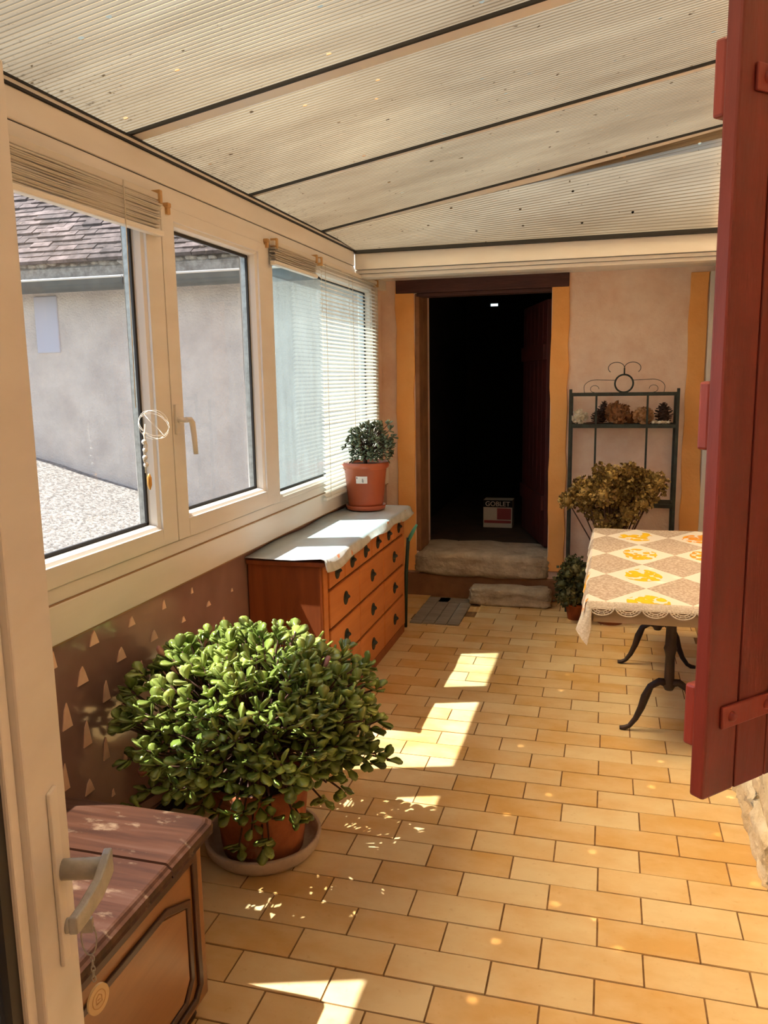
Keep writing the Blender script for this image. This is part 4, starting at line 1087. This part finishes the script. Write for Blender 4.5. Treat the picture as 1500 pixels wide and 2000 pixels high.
# driftwood twig left on the shelf
tag(MB().tube([(-.15, 6.07, ZS+.008), (-.10, 6.06, ZS+.012), (-.03, 6.07, ZS+.008)], [.006, .008, .004], 6).build('twig', m_bark, loc=(-.1, 6.07, ZS)), 'short brown twig lying on the rack shelf by the cream flower', 'twig')

# dried hydrangea in a pot behind the table
def bush(name, base, potr, poth, heads, m, label, ps, dens, stemz):
    rt = empty(name, base, label, 'potted plant')
    bx, by, bz = base
    MB().lathe([(potr*.75, 0), (potr, poth*.85), (potr*1.08, poth*.86), (potr*1.08, poth), (potr*.95, poth), (potr*.9, poth*.86), (.01, poth*.85)], base, 24, (True, False)).build('pot', m_terra, rt)
    MB().lathe([(potr*.93, poth*.88), (.01, poth*.9)], base, 20, (False, True)).build('soil', m_soil, rt)
    sm_ = MB()
    for (c, r) in heads:
        C = Vector(c); sm_.tube([(bx+random.uniform(-.02, .02), by, bz+poth*.88), Vector((bx, by, bz+poth)).lerp(C, .5)+Vector((0, 0, .02)), C], [.007, .005, .004], 5)
        hm = MB(); hm.blob(C, r*.62, 8, 6, .15)
        for i in range(int(dens*r*r)):
            v = Vector((random.gauss(0, 1), random.gauss(0, 1), random.gauss(0, 1))).normalized(); p = C+v*r*random.uniform(.6, 1.0)
            M = orient(p, v+Vector((random.uniform(-1, 1), random.uniform(-1, 1), random.uniform(-1, 1))), random.uniform(0, 3)); q = ps*random.uniform(.7, 1.2)
            hm.add([M @ Vector(w_) for w_ in ((0, 0, 0), (q*.5, q*.5, q*.12), (0, q, 0), (-q*.5, q*.5, q*.12))], [(0, 1, 2, 3)])
        hm.build('flower_head', m, rt)
    sm_.build('stems', m_bark, rt)
    return rt
random.seed(9)
hh = []
for i in range(26):
    a = random.uniform(0, 6.28); rr = random.uniform(.04, .27)
    hh.append(((.055+rr*math.cos(a)*1.02, 5.82+rr*.55*math.sin(a), .985+random.uniform(-.12, .09)*(1.25-rr*2.2)), random.uniform(.06, .085)))
for dx, z in ((-.26, .93), (-.21, .99), (.26, .97), (.29, 1.02), (.2, 1.04), (-.12, .80), (0, .78), (-.02, 1.07), (.1, .80), (-.18, .85), (.2, .88), (-.08, 1.09), (.1, 1.08), (-.31, .88), (0, .70), (-.06, .74), (.05, .73)):
    hh.append(((.055+dx, 5.80+random.uniform(-.06, .06), z), random.uniform(.055, .075)))
bush('dried_hydrangea', (.055, 5.84, 0), .12, .30, hh, m_hyd, 'large brown dried hydrangea bush behind the table', .027, 36000, .5)
hh = []
for i in range(24):
    hh.append(((-.205+random.uniform(-.075, .075), 5.82+random.uniform(-.09, .05), random.uniform(.13, .45)), random.uniform(.06, .08)))
bush('green_bushy_plant', (-.19, 5.87, 0), .070, .12, hh, m_ivy, 'small dark green bushy plant on the floor at the rack foot', .026, 17000, .2)

# ================================================================== stone block, boards, crate, pack
random.seed(4)
o = rough_block((-1.005, 6.055, 0.0), (-.385, 6.245, .135), jit=.009).build('stone_block', m_stone, loc=(-.69, 6.15, 0))
tag(o, 'long rough grey stone block lying before the doorstep', 'stone')
pb = empty('board_mat', (-1.15, 5.85, 0), 'flat grey weathered boards lying on the floor left of the stone block', 'boards')
for i, (xa, xb) in enumerate(((-1.345, -1.255), (-1.250, -1.165), (-1.16, -1.075), (-1.07, -.985))):
    MB().box((xa, 5.50, -.004), (xb, 6.05 if i > 1 else 6.2, .010+.002*(i % 2))).build('board', m_board, pb, bev=.003)
MB().box((-1.25, 6.06, -.004), (-1.0, 6.19, .012)).build('board', m_board, pb, bev=.003)
ct = empty('wooden_crate', (-1.61, 2.95, 0), 'small pale wooden crate on the floor behind the big plant', 'crate')
for k in range(3): MB().box((-1.70, 2.80, .012+.065*k), (-1.50, 2.812, .070+.065*k)).build('slat', m_crate, ct, bev=.002)
for k in range(3): MB().box((-1.512, 2.812, .012+.065*k), (-1.50, 3.12, .070+.065*k)).build('slat', m_crate, ct, bev=.002)
for k in range(3): MB().box((-1.70, 2.812, .012+.065*k), (-1.688, 3.12, .070+.065*k)).build('slat', m_crate, ct, bev=.002)
MB().box((-1.688, 2.812, 0), (-1.512, 3.12, .012)).build('bottom', m_crate, ct)
MB().box((-1.70, 2.772, .0), (-1.655, 2.798, .21)).build('green_board', m_dkgreen, ct, bev=.002)
# carton inside the dark room
pk = empty('printed_carton', (-.96, 7.45, .36), 'white and red printed carton on the dark room floor', 'carton')
MB().box((-1.10, 7.45, .361), (-.83, 7.62, .62)).build('carton', m_packwhite, pk, bev=.004)
MB().box((-.97, 7.446, .44), (-.84, 7.45, .545)).box((-1.09, 7.446, .405), (-.84, 7.45, .43)).build('red_print', m_packred, pk)
MB().box((-1.10, 7.444, .555), (-.83, 7.45, .62)).build('dark_band', m_black, pk)
tcu = bpy.data.curves.new('lettering', 'FONT'); tcu.body = 'GOBLET'; tcu.size = .062; tcu.align_x = 'CENTER'; tcu.extrude = .001
to_ = bpy.data.objects.new('tmp', tcu); COL.objects.link(to_)
dg = bpy.context.evaluated_depsgraph_get(); me = bpy.data.meshes.new_from_object(to_.evaluated_get(dg)); bpy.data.objects.remove(to_)
me.materials.clear(); me.materials.append(m_packwhite)
lo = inst('lettering', me, pk, Matrix.Translation(Vector((-.965, 7.443, .566))-Vector(pk.location)) @ Matrix.Rotation(math.pi/2, 4, 'X'))
